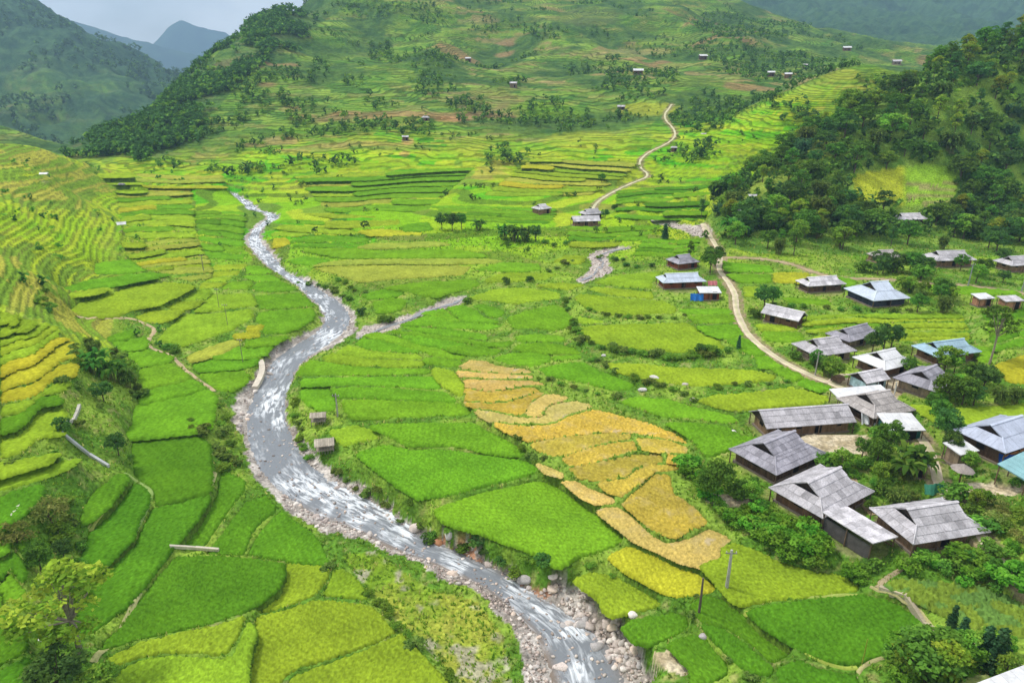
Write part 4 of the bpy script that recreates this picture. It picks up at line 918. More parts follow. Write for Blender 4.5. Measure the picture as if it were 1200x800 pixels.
# ------------------------------------------------------------------ roads, paths, yards
def path_mesh(nm, hw, p, c):
    n = max(30, int(np.linalg.norm(np.diff(p[:, :2], axis=0), axis=1).sum() / .8)); q = resample(p, n)
    d = np.gradient(q[:, :2], axis=0); nn = np.stack([-d[:, 1], d[:, 0]], -1) / (np.linalg.norm(d, axis=1)[:, None] + 1e-9)
    K = 5; s = np.linspace(-1, 1, K); vs = []; cs = []
    for k in range(K):
        ww = hw * s[k] * (1 + .5 * (vnoise(np.arange(n) / 1.7, np.full(n, k * 3.0), 6) - .5) * (abs(s[k]) == 1))
        xy = q[:, :2] + nn * ww[:, None]; z = q[:, 2].copy()
        if hw < .6: z = np.maximum(z * 0 + ground_z(q[:, 0], q[:, 1]), ground_z(xy[:, 0], xy[:, 1])) + .07
        z = z + .03 * (1 - s[k] ** 2) - (.22 if abs(s[k]) == 1 else 0)
        vs.append(np.c_[xy, z]); t = vnoise(xy[:, 0] / 1.5, xy[:, 1] / 1.5, 7)[:, None]
        cc = c[None] * (.82 + .3 * t); mid = np.array([.85, .95, .75]) if (k == 2 and hw > .8) else np.ones(3); cs.append(cc * mid)
    j = np.arange(n - 1)
    f = np.concatenate([np.stack([k * n + j, k * n + j + 1, (k + 1) * n + j + 1, (k + 1) * n + j], -1) for k in range(K - 1)])
    return mesh_np(nm, np.concatenate(vs), f[:, ::-1].copy(), M['dirt'], np.concatenate(cs), True)
PATH_LABEL = ['pale dirt road winding down through the hamlet', 'narrow dirt road along the foot of the wood', 'dirt road zigzagging up the terraced slope to the hill', 'pale path winding between left bank paddies to the river wall', 'straight pale bund path from the river wall past the concrete flume', 'curved bund path between two deep green paddies', 'short earth bund above the small curved paddy', 'yellowish bund path beside the riverside paddies', 'raised earth bund curving round the lower right paddy', 'short walled path end at the vegetable garden', 'thin bund path below the lower right paddy', 'thin bund path under the lime field edge', 'short track from the road into the hamlet', 'earth path between the two nearest stilt houses', 'steep pale track up into the wood']
for (nm, hw, p, c), lab in zip(ROADW, PATH_LABEL): tag(put(nm, path_mesh(nm, hw, p, c)), lab, None, None, 'structure')
# ------------------------------------------------------------------ stones
import bmesh
def rock_mesh(seed, c):
    bm = bmesh.new(); bmesh.ops.create_icosphere(bm, subdivisions=2, radius=1); r = random.Random(seed)
    ax = [r.uniform(.75, 1.25), r.uniform(.7, 1.1), r.uniform(.5, .8)]
    pl = [(Vector((r.gauss(0, 1), r.gauss(0, 1), r.gauss(0, .6))).normalized(), r.uniform(.5, .86)) for _ in range(9)]
    for v in bm.verts:
        for n_, d in pl:
            e = v.co.dot(n_) - d
            if e > 0: v.co -= n_ * e * .9
        v.co = Vector((v.co.x * ax[0], v.co.y * ax[1], v.co.z * ax[2])) * r.uniform(.94, 1.06)
    vs = np.array([v.co[:] for v in bm.verts]); fs = np.array([[v.index for v in f.verts] for f in bm.faces]); bm.free()
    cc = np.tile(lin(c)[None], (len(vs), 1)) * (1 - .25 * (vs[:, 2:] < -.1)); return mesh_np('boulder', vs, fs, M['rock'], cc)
ROCKC = [(210, 196, 188), (196, 186, 180), (224, 214, 206), (190, 176, 168), (214, 194, 178), (174, 168, 166)]
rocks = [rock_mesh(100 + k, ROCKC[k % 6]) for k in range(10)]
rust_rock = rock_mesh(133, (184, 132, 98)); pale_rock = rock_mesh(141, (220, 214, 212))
def put_rock(x, y, r, label, group, me=None, sink=.3):
    me = me or random.choice(rocks); z = float(ground_z(x, y)) + r * (.55 - sink) * .6
    o = put('boulder', me, None, (x, y, z), random.uniform(0, 6.3), (r * random.uniform(.85, 1.2), r * random.uniform(.8, 1.1), r * random.uniform(.7, 1.0)))
    return tag(o, label, 'boulder', group)
# hand-placed stones: image position, width in metres, what it is
for u, v, w, lab, me in ((766, 446, 1.9, 'pale boulder on the hedge bank, leftmost of the two by the lime plot', pale_rock), (752, 459, 1.7, 'pale boulder just below the hedge bank beside the green plot', pale_rock), (802, 452, 1.5, 'grey boulder at the middle of the hedge bank under the lime plot', None), (811, 470, 1.4, 'grey boulder in the bank gap, lowest of the hedge bank stones', None), (707, 418, 1.2, 'small white stone in the hedge below the big lime plot', pale_rock), (860, 506, 1.5, 'pale flat rock lying in the green plot before the dark roof', pale_rock), (741, 722, 1.5, 'purplish grey boulder on the bund of the small lime plot', None), (823, 748, 1.0, 'grey stone on the bund below the wooden pole', None), (656, 776, 2.0, 'big pink boulder in the middle of the lower river', None), (683, 757, 1.4, 'dark brown boulder splitting the white water', None), (699, 753, 1.9, 'broad pale boulder beside the white water', None), (531, 672, 1.3, 'round pink boulder at the tip of the left gravel bar', None), (572, 660, 1.5, 'tall pinkish boulder below the right bank shrubs', None), (616, 682, 2.0, 'large rounded boulder at the edge of the rust-stained bank', None), (487, 617, 2.3, 'big pale pink boulder under the bank shrubs', None), (514, 634, 1.8, 'rust-orange stained boulder at the bank foot', rust_rock), (526, 637, 2.2, 'long pale slab boulder beside the rust-stained one', pale_rock), (50, 752, 1.0, 'white stone on the grass by the lower left paddy', pale_rock), (371, 604, 1.3, 'dark block in the rapids', None), (402, 568, 1.4, 'pale boulder on the right bank by the rapids', None)):
    p = hit([u, v])[0]; 
    if KIND[tuple(int(round(float(a))) for a in grid_ij(p[0], p[1]))] == 2 or v > 555 and u > 350 and u < 700: p = at_z([u, v], float(river_z(v)) + .3)
    put_rock(p[0], p[1], w * .5, lab, None, me)
# boulders strewn along the bed
cand = []
for (u0, v0, u1, v1, n, r0, r1) in ((660, 686, 752, 770, 95, .3, .85), (700, 760, 765, 812, 40, .3, .7), (600, 672, 664, 694, 22, .3, .7), (560, 650, 616, 682, 14, .25, .6), (330, 590, 460, 640, 60, .22, .6), (340, 560, 450, 610, 26, .25, .6), (276, 440, 300, 510, 46, .3, .8), (335, 480, 372, 545, 36, .25, .55), (300, 430, 345, 500, 34, .22, .5), (440, 640, 560, 690, 36, .22, .55), (580, 700, 660, 800, 34, .2, .5), (322, 395, 380, 425, 24, .25, .6), (288, 270, 330, 320, 18, .4, .8), (330, 318, 400, 360, 22, .35, .75), (420, 360, 540, 395, 26, .2, .5), (420, 575, 500, 625, 20, .35, .8)):
    for _ in range(n):
        for _t in range(12):
            u, v = random.uniform(u0, u1), random.uniform(v0, v1); p = at_z([u, v], float(river_z(v)) + .25)
            if kind_at(p[0], p[1]) in (2, 5): cand.append((p[0], p[1], random.triangular(r0, r1, r0), u, v)); break
cand.sort(key=lambda c: -c[2] / math.hypot(c[0], c[1]))
for x, y, r, u, v in cand[:270]:
    zone = 'right bank below the small green paddies' if u > 655 and v > 728 else 'right bank below the small lime plot' if u > 655 else 'rust-stained right bank' if u > 555 and v < 695 else 'lower gravel bar' if v > 640 else 'rapids' if v > 545 else 'weir pool' if v > 420 else 'upper river'
    k = random.randrange(10); look = ['pinkish', 'greyish pink', 'pale', 'brownish pink', 'tan', 'grey'][k % 6]; sz = 'large' if r > .55 else 'middling' if r > .38 else 'small'
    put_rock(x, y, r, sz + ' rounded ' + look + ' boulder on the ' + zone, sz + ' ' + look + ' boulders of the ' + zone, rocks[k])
pv, pf, pc, nb = [], [], [], 0
def scatter_stuff(name, base_meshes, items, mat, label, group=None, cat=None):
    """many small copies joined into one object; items: x,y,z,scale,angle,colour multiplier, base index"""
    vs, fs, cs, off = [], [], [], 0
    data = []
    for bm_ in base_meshes:
        v = np.empty(len(bm_.vertices) * 3, np.float32); bm_.vertices.foreach_get('co', v); v = v.reshape(-1, 3)
        c = np.empty(len(v) * 4, np.float32); bm_.color_attributes['Col'].data.foreach_get('color', c); c = c.reshape(-1, 4)[:, :3]
        f = np.array([list(p.vertices) for p in bm_.polygons]); data.append((v, f, c))
    for k, (v, f, c) in enumerate(data):
        it = np.array([q[:6] for q in items if q[6] == k], float)
        if not len(it): continue
        ca, sa, s = np.cos(it[:, 4]), np.sin(it[:, 4]), it[:, 3]
        X = (v[None, :, 0] * ca[:, None] - v[None, :, 1] * sa[:, None]) * s[:, None] + it[:, 0:1]
        Y = (v[None, :, 0] * sa[:, None] + v[None, :, 1] * ca[:, None]) * s[:, None] + it[:, 1:2]
        Z = v[None, :, 2] * s[:, None] + it[:, 2:3]
        vs.append(np.stack([X, Y, Z], -1).reshape(-1, 3)); cs.append((c[None] * it[:, 5][:, None, None]).reshape(-1, 3))
        fs.append((f[None] + (np.arange(len(it)) * len(v))[:, None, None] + off).reshape(-1, f.shape[1])); off += len(v) * len(it)
    o = put(name, mesh_np(name, np.concatenate(vs), np.concatenate(fs), mat, np.concatenate(cs)))
    return tag(o, label, cat, group, 'stuff')
def small_rock(seed, c):
    bm = bmesh.new(); bmesh.ops.create_icosphere(bm, subdivisions=1, radius=1); r = random.Random(seed)
    for v in bm.verts: v.co = Vector((v.co.x, v.co.y * .8, v.co.z * .6)) * r.uniform(.75, 1.15)
    vs = np.array([v.co[:] for v in bm.verts]); fs = np.array([[v.index for v in f.verts] for f in bm.faces]); bm.free()
    return mesh_np('pebble', vs, fs, M['rock'], np.tile(lin(c)[None], (len(vs), 1)))
items = []
for (u0, v0, u1, v1, n, r0, r1) in ((560, 650, 768, 812, 1200, .08, .3), (330, 560, 600, 720, 1700, .07, .28), (276, 400, 372, 560, 1000, .08, .3), (286, 250, 420, 400, 500, .15, .4), (415, 345, 548, 400, 450, .1, .3), (672, 286, 742, 330, 260, .15, .45), (754, 254, 834, 278, 160, .15, .4)):
    U = RNG.uniform(u0, u1, n * 3); V = RNG.uniform(v0, v1, n * 3); p = at_z(np.c_[U, V], np.where((U > 660) & (V < 340), 1.0, river_z(V)))
    if u0 > 410 and v0 < 400: p = hit(np.c_[U, V])
    k = np.isin(kind_at(p[:, 0], p[:, 1]), (2, 5)); p = p[k][:n]
    z = ground_z(p[:, 0], p[:, 1]); inw = inside(WATPOLY, p[:, 0], p[:, 1]); z = np.where(inw, np.maximum(z, river_level(p[:, 0], p[:, 1]) - .06), z)
    for q in range(len(p)):
        if inw[q] and random.random() < .72: continue
        r = r0 + (r1 - r0) * random.random() ** 2; items.append((p[q, 0], p[q, 1], z[q] + r * .2, r, random.uniform(0, 6.3), random.uniform(.75, 1.25), random.randrange(4)))
scatter_stuff('river_pebbles', [small_rock(k, c) for k, c in enumerate([(190, 172, 160), (170, 155, 148), (208, 196, 186), (150, 136, 128)])], items, M['rock'], 'loose pale pebbles and cobbles on the river gravel bars')

# ------------------------------------------------------------------ plants: a few kinds, each with trunk and crown
def leaf_cloud(rs, clumps, per, size, cols, flat=.5, droop=0.0):
    """leaf-sized quads gathered in clumps; clumps: (x,y,z,r)"""
    V, F, Cc = [], [], []; b = 0
    for (x, y, z, r) in clumps:
        n = int(per * max(.4, r)); d = rs.normal(size=(n, 3)); d /= np.linalg.norm(d, axis=1)[:, None]; d[:, 2] = np.where(d[:, 2] < -.35, -d[:, 2], d[:, 2])
        rad = r * rs.uniform(.55, 1.08, (n, 1)); p = np.array([x, y, z]) + d * rad * np.array([1, 1, .78])
        nor = d * (1 - flat) + rs.normal(size=(n, 3)) * .55 + np.array([0, 0, flat]); nor /= np.linalg.norm(nor, axis=1)[:, None]
        t = np.cross(nor, rs.normal(size=(n, 3))); t /= np.linalg.norm(t, axis=1)[:, None] + 1e-9; s_ = np.cross(nor, t)
        sz = size * rs.uniform(.6, 1.35, (n, 1)); t = t * sz; s_ = s_ * sz * .62
        q = np.stack([p - t, p + s_, p + t, p - s_], 1); q[:, 2, 2] -= droop * sz[:, 0]; q[:, 0, 2] -= droop * sz[:, 0]
        V.append(q.reshape(-1, 3)); F.append(np.arange(n * 4).reshape(n, 4) + b); b += n * 4
        base = cols[rs.integers(0, len(cols))] * rs.uniform(.8, 1.2); c = base[None] * rs.uniform(.75, 1.25, (n, 1)); Cc.append(np.repeat(c, 4, 0))
    return np.concatenate(V), np.concatenate(F), np.concatenate(Cc)
def blob_clumps(rs, n, rx, rz, zc, r0, r1, top=1.0):
    out = []
    for _ in range(n):
        d = rs.normal(size=3); d /= np.linalg.norm(d); k = rs.uniform(.45, 1.0) ** .6
        w = 1 - .35 * max(0, d[2]) * (1 - top); out.append((d[0] * rx * k * w, d[1] * rx * k * w, zc + d[2] * rz * k, rs.uniform(r0, r1)))
    return out
GREENS = {'dark': pal((84, 124, 56), (98, 138, 60), (76, 114, 58)), 'mid': pal((96, 140, 52), (110, 154, 56), (86, 128, 50)), 'light': pal((122, 162, 56), (136, 172, 62), (106, 150, 52)), 'lime': pal((142, 166, 52), (160, 176, 60), (122, 154, 48)), 'bamboo': pal((96, 122, 52), (112, 134, 60), (80, 108, 46)), 'banana': pal((86, 134, 46), (108, 150, 58), (70, 116, 44)), 'blue': pal((72, 114, 72), (84, 126, 78), (64, 104, 70)), 'brown': pal((132, 150, 72), (120, 140, 66), (146, 152, 82))}
TREES = {}
def tree_kind(key, seed, col, h, trunk_h, clumps, per, size, bark=(96, 84, 70), flat=.5, limbs=5, tr=.16):
    rs = np.random.default_rng(seed); cl = clumps(rs)
    v, f, c = leaf_cloud(rs, cl, per, size, GREENS[col] if isinstance(col, str) else col, flat)
    crown = mesh_np('crown', v, f, M['leaf'], c)
    mb = MB(); bc = lin(bark)
    mb.tube([(0, 0, -.4), (.05, .03, trunk_h * .5), (0, 0, trunk_h), (.1, -.05, min(h * .8, trunk_h + h * .35))], [tr * 1.3, tr, tr * .8, tr * .3], 7, bc)
    for x, y, z, r in sorted(cl, key=lambda q: -q[3])[:limbs]: mb.tube([(0, 0, trunk_h * .8), (x * .5, y * .5, (trunk_h * .8 + z) * .5 + .2), (x * .9, y * .9, z)], [tr * .55, tr * .35, tr * .12], 5, bc)
    TREES[key] = (mb.mesh('trunk', M['bark']), crown, h)
for k in range(4):
    tree_kind('round%d' % k, 10 + k, ['dark', 'mid', 'light', 'mid'][k], 7, 2.4, lambda rs: blob_clumps(rs, 26, 2.5, 2.2, 4.6, .8, 1.35), 68, .27)
for k in range(3):
    tree_kind('tall%d' % k, 20 + k, ['mid', 'dark', 'lime'][k], 9, 4, lambda rs: blob_clumps(rs, 24, 1.9, 3.0, 6.2, .65, 1.15, .3), 66, .26)
tree_kind('sparse', 31, 'lime', 9, 5, lambda rs: [(math.cos(a) * r, math.sin(a) * r, z + r * .12, rs.uniform(.45, .8)) for z, rr in ((3.6, 2.6), (4.8, 3.3), (6.0, 3.0), (7.2, 2.2), (8.2, 1.2)) for a, r in [(rs.uniform(0, 6.3), rr * rs.uniform(.3, 1)) for _ in range(8)]], 55, .2, (140, 132, 116), .75, 16, .15)
tree_kind('umbrella', 32, 'mid', 10, 6, lambda rs: [(math.cos(a) * r, math.sin(a) * r, z, rs.uniform(.5, .85)) for z, rr in ((6.2, 2.6), (7.3, 3.0), (8.5, 2.4), (9.4, 1.3)) for a, r in [(rs.uniform(0, 6.3), rr * rs.uniform(.2, 1)) for _ in range(8)]], 60, .22, (150, 140, 120), .75, 12, .14)
tree_kind('cypress', 33, 'blue', 6, 1, lambda rs: [(rs.normal() * .14, rs.normal() * .14, z, .25 + .8 * (1 - z / 6.6)) for z in np.linspace(.7, 5.8, 26)], 95, .17, flat=.2, limbs=0)
for k in range(3):
    tree_kind('shrub%d' % k, 40 + k, ['mid', 'light', 'dark'][k], 2.2, .4, lambda rs: blob_clumps(rs, 12, 1.05, .6, .85, .42, .75), 90, .17, limbs=3, tr=.06)
tree_kind('weedy', 45, 'bamboo', 1.6, .3, lambda rs: blob_clumps(rs, 9, .9, .4, .6, .35, .6), 80, .2, flat=.15, limbs=2, tr=.04)
tree_kind('brownbush', 46, 'brown', 4, .8, lambda rs: blob_clumps(rs, 18, 1.9, 1.1, 1.9, .6, 1.0), 60, .18, limbs=5, tr=.09)
tree_kind('vine', 47, pal((98, 150, 44), (84, 136, 40), (112, 160, 52)), 3, .6, lambda rs: blob_clumps(rs, 16, 1.6, .9, 1.3, .5, .85), 95, .22, limbs=3, tr=.08)
def frond_kind(key, seed, col, h, n, ll, lw, spread, stems, bend, bark):
    """bamboo or banana: many stems from the ground, long arching leaves"""
    rs = np.random.default_rng(seed); V, F, Cc = [], [], []; b = 0; mb = MB(); cols = GREENS[col]
    for s in range(stems):
        a = rs.uniform(0, 6.3); r0 = rs.uniform(0, spread * .45); lean = rs.uniform(.1, .5) * spread; hh = h * rs.uniform(.65, 1.0)
        bx, by = math.cos(a) * r0, math.sin(a) * r0; tx, ty = bx + math.cos(a) * lean, by + math.sin(a) * lean
        mb.tube([(bx, by, -.3), ((bx * 2 + tx) / 3, (by * 2 + ty) / 3, hh * .5), (tx, ty, hh * .85)], [.07, .05, .02] if key.startswith('bam') else [.16, .13, .07], 5, lin(bark))
        for q in range(n):
            t = rs.uniform(.35, 1.0) if key.startswith('bam') else rs.uniform(.8, 1.0); px, py, pz = bx + (tx - bx) * t, by + (ty - by) * t, hh * .85 * t
            aa = rs.uniform(0, 6.3); el = rs.uniform(.1, 1.1); L = ll * rs.uniform(.6, 1.15); d = np.array([math.cos(aa) * math.cos(el), math.sin(aa) * math.cos(el), math.sin(el)]); sd = np.array([-math.sin(aa), math.cos(aa), 0]) * lw
            p0 = np.array([px, py, pz]); p1 = p0 + d * L * .5; p2 = p0 + d * L * .85 + np.array([0, 0, -bend * L * .25]); p3 = p0 + d * L + np.array([0, 0, -bend * L * .6])
            q_ = [p0 - sd * .3, p0 + sd * .3, p1 - sd, p1 + sd, p2 - sd * .85, p2 + sd * .85, p3 - sd * .1, p3 + sd * .1]
            V += q_; F += [(b, b + 1, b + 3, b + 2), (b + 2, b + 3, b + 5, b + 4), (b + 4, b + 5, b + 7, b + 6)]; b += 8
            Cc += [cols[rs.integers(0, len(cols))] * rs.uniform(.75, 1.3)] * 8
    TREES[key] = (mb.mesh('trunk', M['bark']), mesh_np('crown', np.array(V), np.array(F), M['leaf'], np.array(Cc)), h)
frond_kind('banana', 51, 'banana', 3.6, 9, 2.2, .3, 2.0, 9, .9, (120, 130, 70))
frond_kind('bamboo', 52, 'bamboo', 7, 26, 1.5, .13, 3.0, 26, 1.0, (120, 125, 70))
frond_kind('bamboodark', 53, 'blue', 7, 26, 1.5, .13, 3.0, 26, 1.0, (90, 105, 60))
n_plant = 0
def plant(key, x, y, h, label, cat, group=None, name=None, squash=None):
    global n_plant
    tm, cm, h0 = TREES[key]; s = h / h0
    root = put(name or 'tree', None, None, (x, y, float(ground_z(x, y)) - .03), random.uniform(0, 6.3)); root.scale = (s * (squash or 1), s * (squash or 1), s)
    root.empty_display_size = .5; tag(root, label, cat, group)
    t = put('trunk' if cat == 'tree' else 'stem', tm, root); c = put('crown' if cat == 'tree' else 'foliage', cm, root); n_plant += 1
    return root
def plant_px(key, u, v, h, label, cat, group=None, name=None, squash=None):
    p = hit([u, v])[0]; return plant(key, p[0], p[1], h, label, cat, group, name, squash)

# trees that can be told apart: kind, foot in the photo, height in metres, label, category
SINGLE = [('sparse', 96, 772, 10.5, 'tall sparse feathery tree with pale trunk in the lower left', 'tree', 1.35), ('umbrella', 1159, 428, 10.5, 'slender tall tree with layered crown right of the light blue roof', 'tree', 1.1),
    ('round0', 72, 812, 4.2, 'dark blue-green bush at the foot of the sparse tree', 'bush', 1.3), ('round2', 118, 818, 3.2, 'light green bush right of the dark bush below the sparse tree', 'bush', 1.3),
    ('brownbush', 62, 618, 4.2, 'olive brown bushy tree on the left paddy bank', 'bush', 1.0), ('brownbush', 22, 640, 3.6, 'greyish brown bush left of the olive brown one', 'bush', 1.0), ('shrub1', 72, 634, 2.6, 'bright leafy shrub below the olive brown bush', 'bush', 1.1), ('round1', 50, 672, 3.6, 'rounded mid green tree above the sparse tree', 'tree', 1.0), ('round0', 76, 655, 2.6, 'small dark tree behind the sparse tree', 'tree', 1.0),
    ('banana', 112, 440, 4.0, 'banana clump with broad shiny leaves on the left mound', 'banana plant', 1.0), ('banana', 136, 446, 3.6, 'banana clump right of the first on the left mound', 'banana plant', 1.0), ('bamboo', 150, 452, 4.2, 'feathery bamboo on the right edge of the left mound', 'bamboo', .9), ('round0', 122, 470, 3.4, 'dark shrub in the hollow of the left mound', 'bush', 1.1), ('bamboo', 110, 420, 3.6, 'pale bamboo at the back of the left mound', 'bamboo', .9), ('round0', 139, 532, 3.6, 'blue-green bush where the left irrigation pipe meets the paddy', 'bush', .9), ('shrub2', 78, 520, 2.4, 'dark shrub at the bend of the left concrete ditch', 'bush', .9), ('weedy', 76, 460, 1.8, 'pale weedy shrub at the tip of the yellow terraces', 'bush', 1.0),
    ('shrub0', 205, 414, 1.8, 'round green bush in the bend of the pale path', 'bush', 1.6), ('shrub0', 198, 411, 1.5, 'small bush left of the round bush in the path bend', 'bush', 1.4),
    ('round0', 518, 270, 6.0, 'dark tree left in the small grove between green strips', 'tree', .9), ('round0', 530, 271, 6.2, 'dark tree in the middle of the small grove between green strips', 'tree', .9), ('round1', 541, 269, 5.6, 'dark tree right in the small grove between green strips', 'tree', .9), ('banana', 590, 280, 4.5, 'banana clump leftmost beside the round dark tree', 'banana plant', 1.1), ('banana', 603, 282, 4.8, 'banana clump middle beside the round dark tree', 'banana plant', 1.1), ('banana', 614, 282, 4.4, 'banana clump touching the round dark tree', 'banana plant', 1.1), ('round0', 628, 283, 5.6, 'round dark tree at the end of the banana row', 'tree', .85), ('banana', 560, 270, 3.2, 'low banana clump between the grove and the banana row', 'banana plant', 1.3),
    ('shrub2', 593, 334, 2.2, 'dark bush on the bank between two lime plots', 'bush', 1.0), ('shrub2', 621, 331, 2.0, 'dark bush right on the bank between two lime plots', 'bush', 1.0), ('shrub0', 452, 374, 2.2, 'low round bush on the stream bank by the confluence', 'bush', 1.8), ('shrub2', 424, 368, 2.2, 'dark round bush at the tip between river and side stream', 'bush', 1.1), ('shrub0', 547, 355, 2.0, 'dark bush where the stream turns', 'bush', 1.3),
    ('round1', 832, 320, 6.5, 'dense tree right of the dark tile-roofed house', 'tree', 1.0), ('round0', 838, 312, 5.5, 'dark tree behind the dense tree by the road', 'tree', 1.0), ('tall0', 808, 305, 5.5, 'slim tree in front of the dark tile roof', 'tree', .8), ('cypress', 779, 281, 5.2, 'dark conical bush beside the white gravel patch', 'bush', 1.5), ('tall1', 822, 252, 7, 'palm-like dark tree at the road end', 'tree', .7),
    ('round0', 895, 362, 5.5, 'dark tree in the thicket by the road bend', 'tree', 1.0), ('shrub0', 884, 372, 2.6, 'leafy bush of the roadside thicket, left', 'bush', 1.2), ('round1', 905, 358, 4.4, 'green tree of the roadside thicket, right', 'tree', 1.0),
    ('shrub2', 822, 414, 2.4, 'dark tall bush at the right end of the hedge bank', 'bush', 1.0), ('shrub1', 834, 414, 2.6, 'bushy clump at the right end of the hedge bank', 'bush', 1.1), ('cypress', 865, 410, 3.0, 'small upright bush at the hedge bank end', 'bush', 1.0),
    ('round2', 974, 446, 4.2, 'olive leafy tree below the lavender roof', 'tree', 1.1), ('bamboo', 968, 440, 4, 'bamboo clump below the lavender roof', 'bamboo', 1.0), ('round1', 955, 430, 3.2, 'small tree beside the road below the lavender roof', 'tree', 1.0), ('round0', 1035, 410, 5.2, 'dark tree above the white roof', 'tree', 1.0), ('round0', 1044, 408, 4.8, 'dark tree above the white roof, the right one', 'tree', 1.0), ('round0', 1022, 412, 4.0, 'dark tree above the white roof, the left one', 'tree', 1.0), ('round1', 1064, 440, 3.5, 'green tree between white roof and dark roof', 'tree', .9),
    ('round2', 1106, 436, 4.6, 'bright green tree in front of the light blue house', 'tree', 1.1), ('round2', 1118, 436, 4.0, 'bright green tree right of the other before the blue house', 'tree', 1.0), ('round1', 1140, 452, 4.0, 'leafy dark tree below the slender tree, left', 'tree', 1.2), ('round0', 1152, 456, 4.0, 'leafy dark tree below the slender tree, right', 'tree', 1.2), ('round1', 1104, 474, 4.8, 'tree covering the corner of the dark roofed house', 'tree', 1.1), ('round1', 1126, 476, 4.4, 'full tree in the row above the lime field', 'tree', 1.2), ('round2', 1120, 466, 4.0, 'pale tree in the row above the lime field', 'tree', 1.0), ('round0', 1140, 476, 3.4, 'dark tree ending the row above the lime field', 'tree', 1.1), ('bamboo', 1170, 472, 3.2, 'pale weedy bamboo at the right above the lime field', 'bamboo', 1.2), ('bamboo', 1190, 468, 3.0, 'pale weedy bamboo by the frame edge above the lime field', 'bamboo', 1.2),
    ('round1', 1040, 530, 4.6, 'dense green tree in the garden by the stained shed', 'tree', 1.0), ('round1', 1026, 548, 4.0, 'leafy tree in the garden behind the nearest house', 'tree', 1.0), ('banana', 1062, 560, 4.2, 'banana plant in front of the stained white shed', 'banana plant', 1.0), ('banana', 1074, 556, 3.6, 'banana plant right before the stained white shed', 'banana plant', .9), ('bamboo', 1050, 592, 3.4, 'yellow-green bamboo clump behind the nearest grey roof', 'bamboo', 1.1), ('bamboo', 1066, 590, 3.0, 'second bamboo clump behind the nearest grey roof', 'bamboo', 1.1), ('round2', 1030, 566, 3.0, 'light shrub beside the earth path', 'bush', 1.0), ('round1', 1010, 536, 3.0, 'shrub at the corner of the bare yard', 'bush', 1.0), ('round2', 985, 552, 3.2, 'shrub between bare yard and biggest grey roof', 'bush', 1.1), ('shrub0', 968, 546, 2.6, 'small shrub below the bare yard', 'bush', 1.2),
    ('round0', 1106, 520, 5.2, 'dark hedge tree along the road beside the lilac roof', 'tree', .9), ('round1', 1098, 506, 4.4, 'hedge tree further along the road beside the lime field', 'tree', .9), ('round0', 1112, 536, 4.0, 'dark tree on the road bank opposite the stained shed', 'tree', .8), ('round1', 1090, 492, 3.6, 'hedge tree at the corner of the lime field', 'tree', .9), ('round2', 1134, 552, 2.8, 'bright shrub before the rusty lean-to', 'bush', .9),
    ('round1', 840, 584, 5.0, 'dense blue-green tree beside the pond', 'tree', 1.05), ('round1', 826, 588, 4.2, 'tree at the hedge end beside the ripe paddies', 'tree', .9), ('round2', 880, 588, 2.8, 'light leafy shrub below the dark grey roof', 'bush', 1.1), ('shrub0', 868, 584, 2.4, 'leafy shrub beside the pond tree', 'bush', 1.1),
    ('round3', 1084, 800, 5.5, 'yellow-green tree at the lower right', 'tree', 1.15), ('tall2', 1100, 806, 5.0, 'lime tree beside the yellow-green tree', 'tree', 1.3), ('round2', 1064, 796, 4.0, 'light green tree left of the yellow-green tree', 'tree', 1.0), ('cypress', 1112, 742, 3.2, 'small dark conical tree at the garden edge', 'tree', 1.0), ('cypress', 1162, 792, 5.0, 'dark cypress-like tree right in the lower right corner', 'tree', 1.2), ('cypress', 1148, 782, 4.4, 'dark cypress-like tree left in the lower right corner', 'tree', 1.2), ('round2', 1130, 782, 3.6, 'soft green tree between the lime tree and dark conifers', 'tree', 1.0), ('cypress', 1122, 760, 3.6, 'dark conical tree above the lime tree', 'tree', 1.1)]
for key, u, v, h, lab, cat, sq in SINGLE: plant_px(key, u, v, h, lab, cat, None, {'tree': 'tree', 'bush': 'bush', 'banana plant': 'banana_plant', 'bamboo': 'bamboo_clump'}[cat], sq)

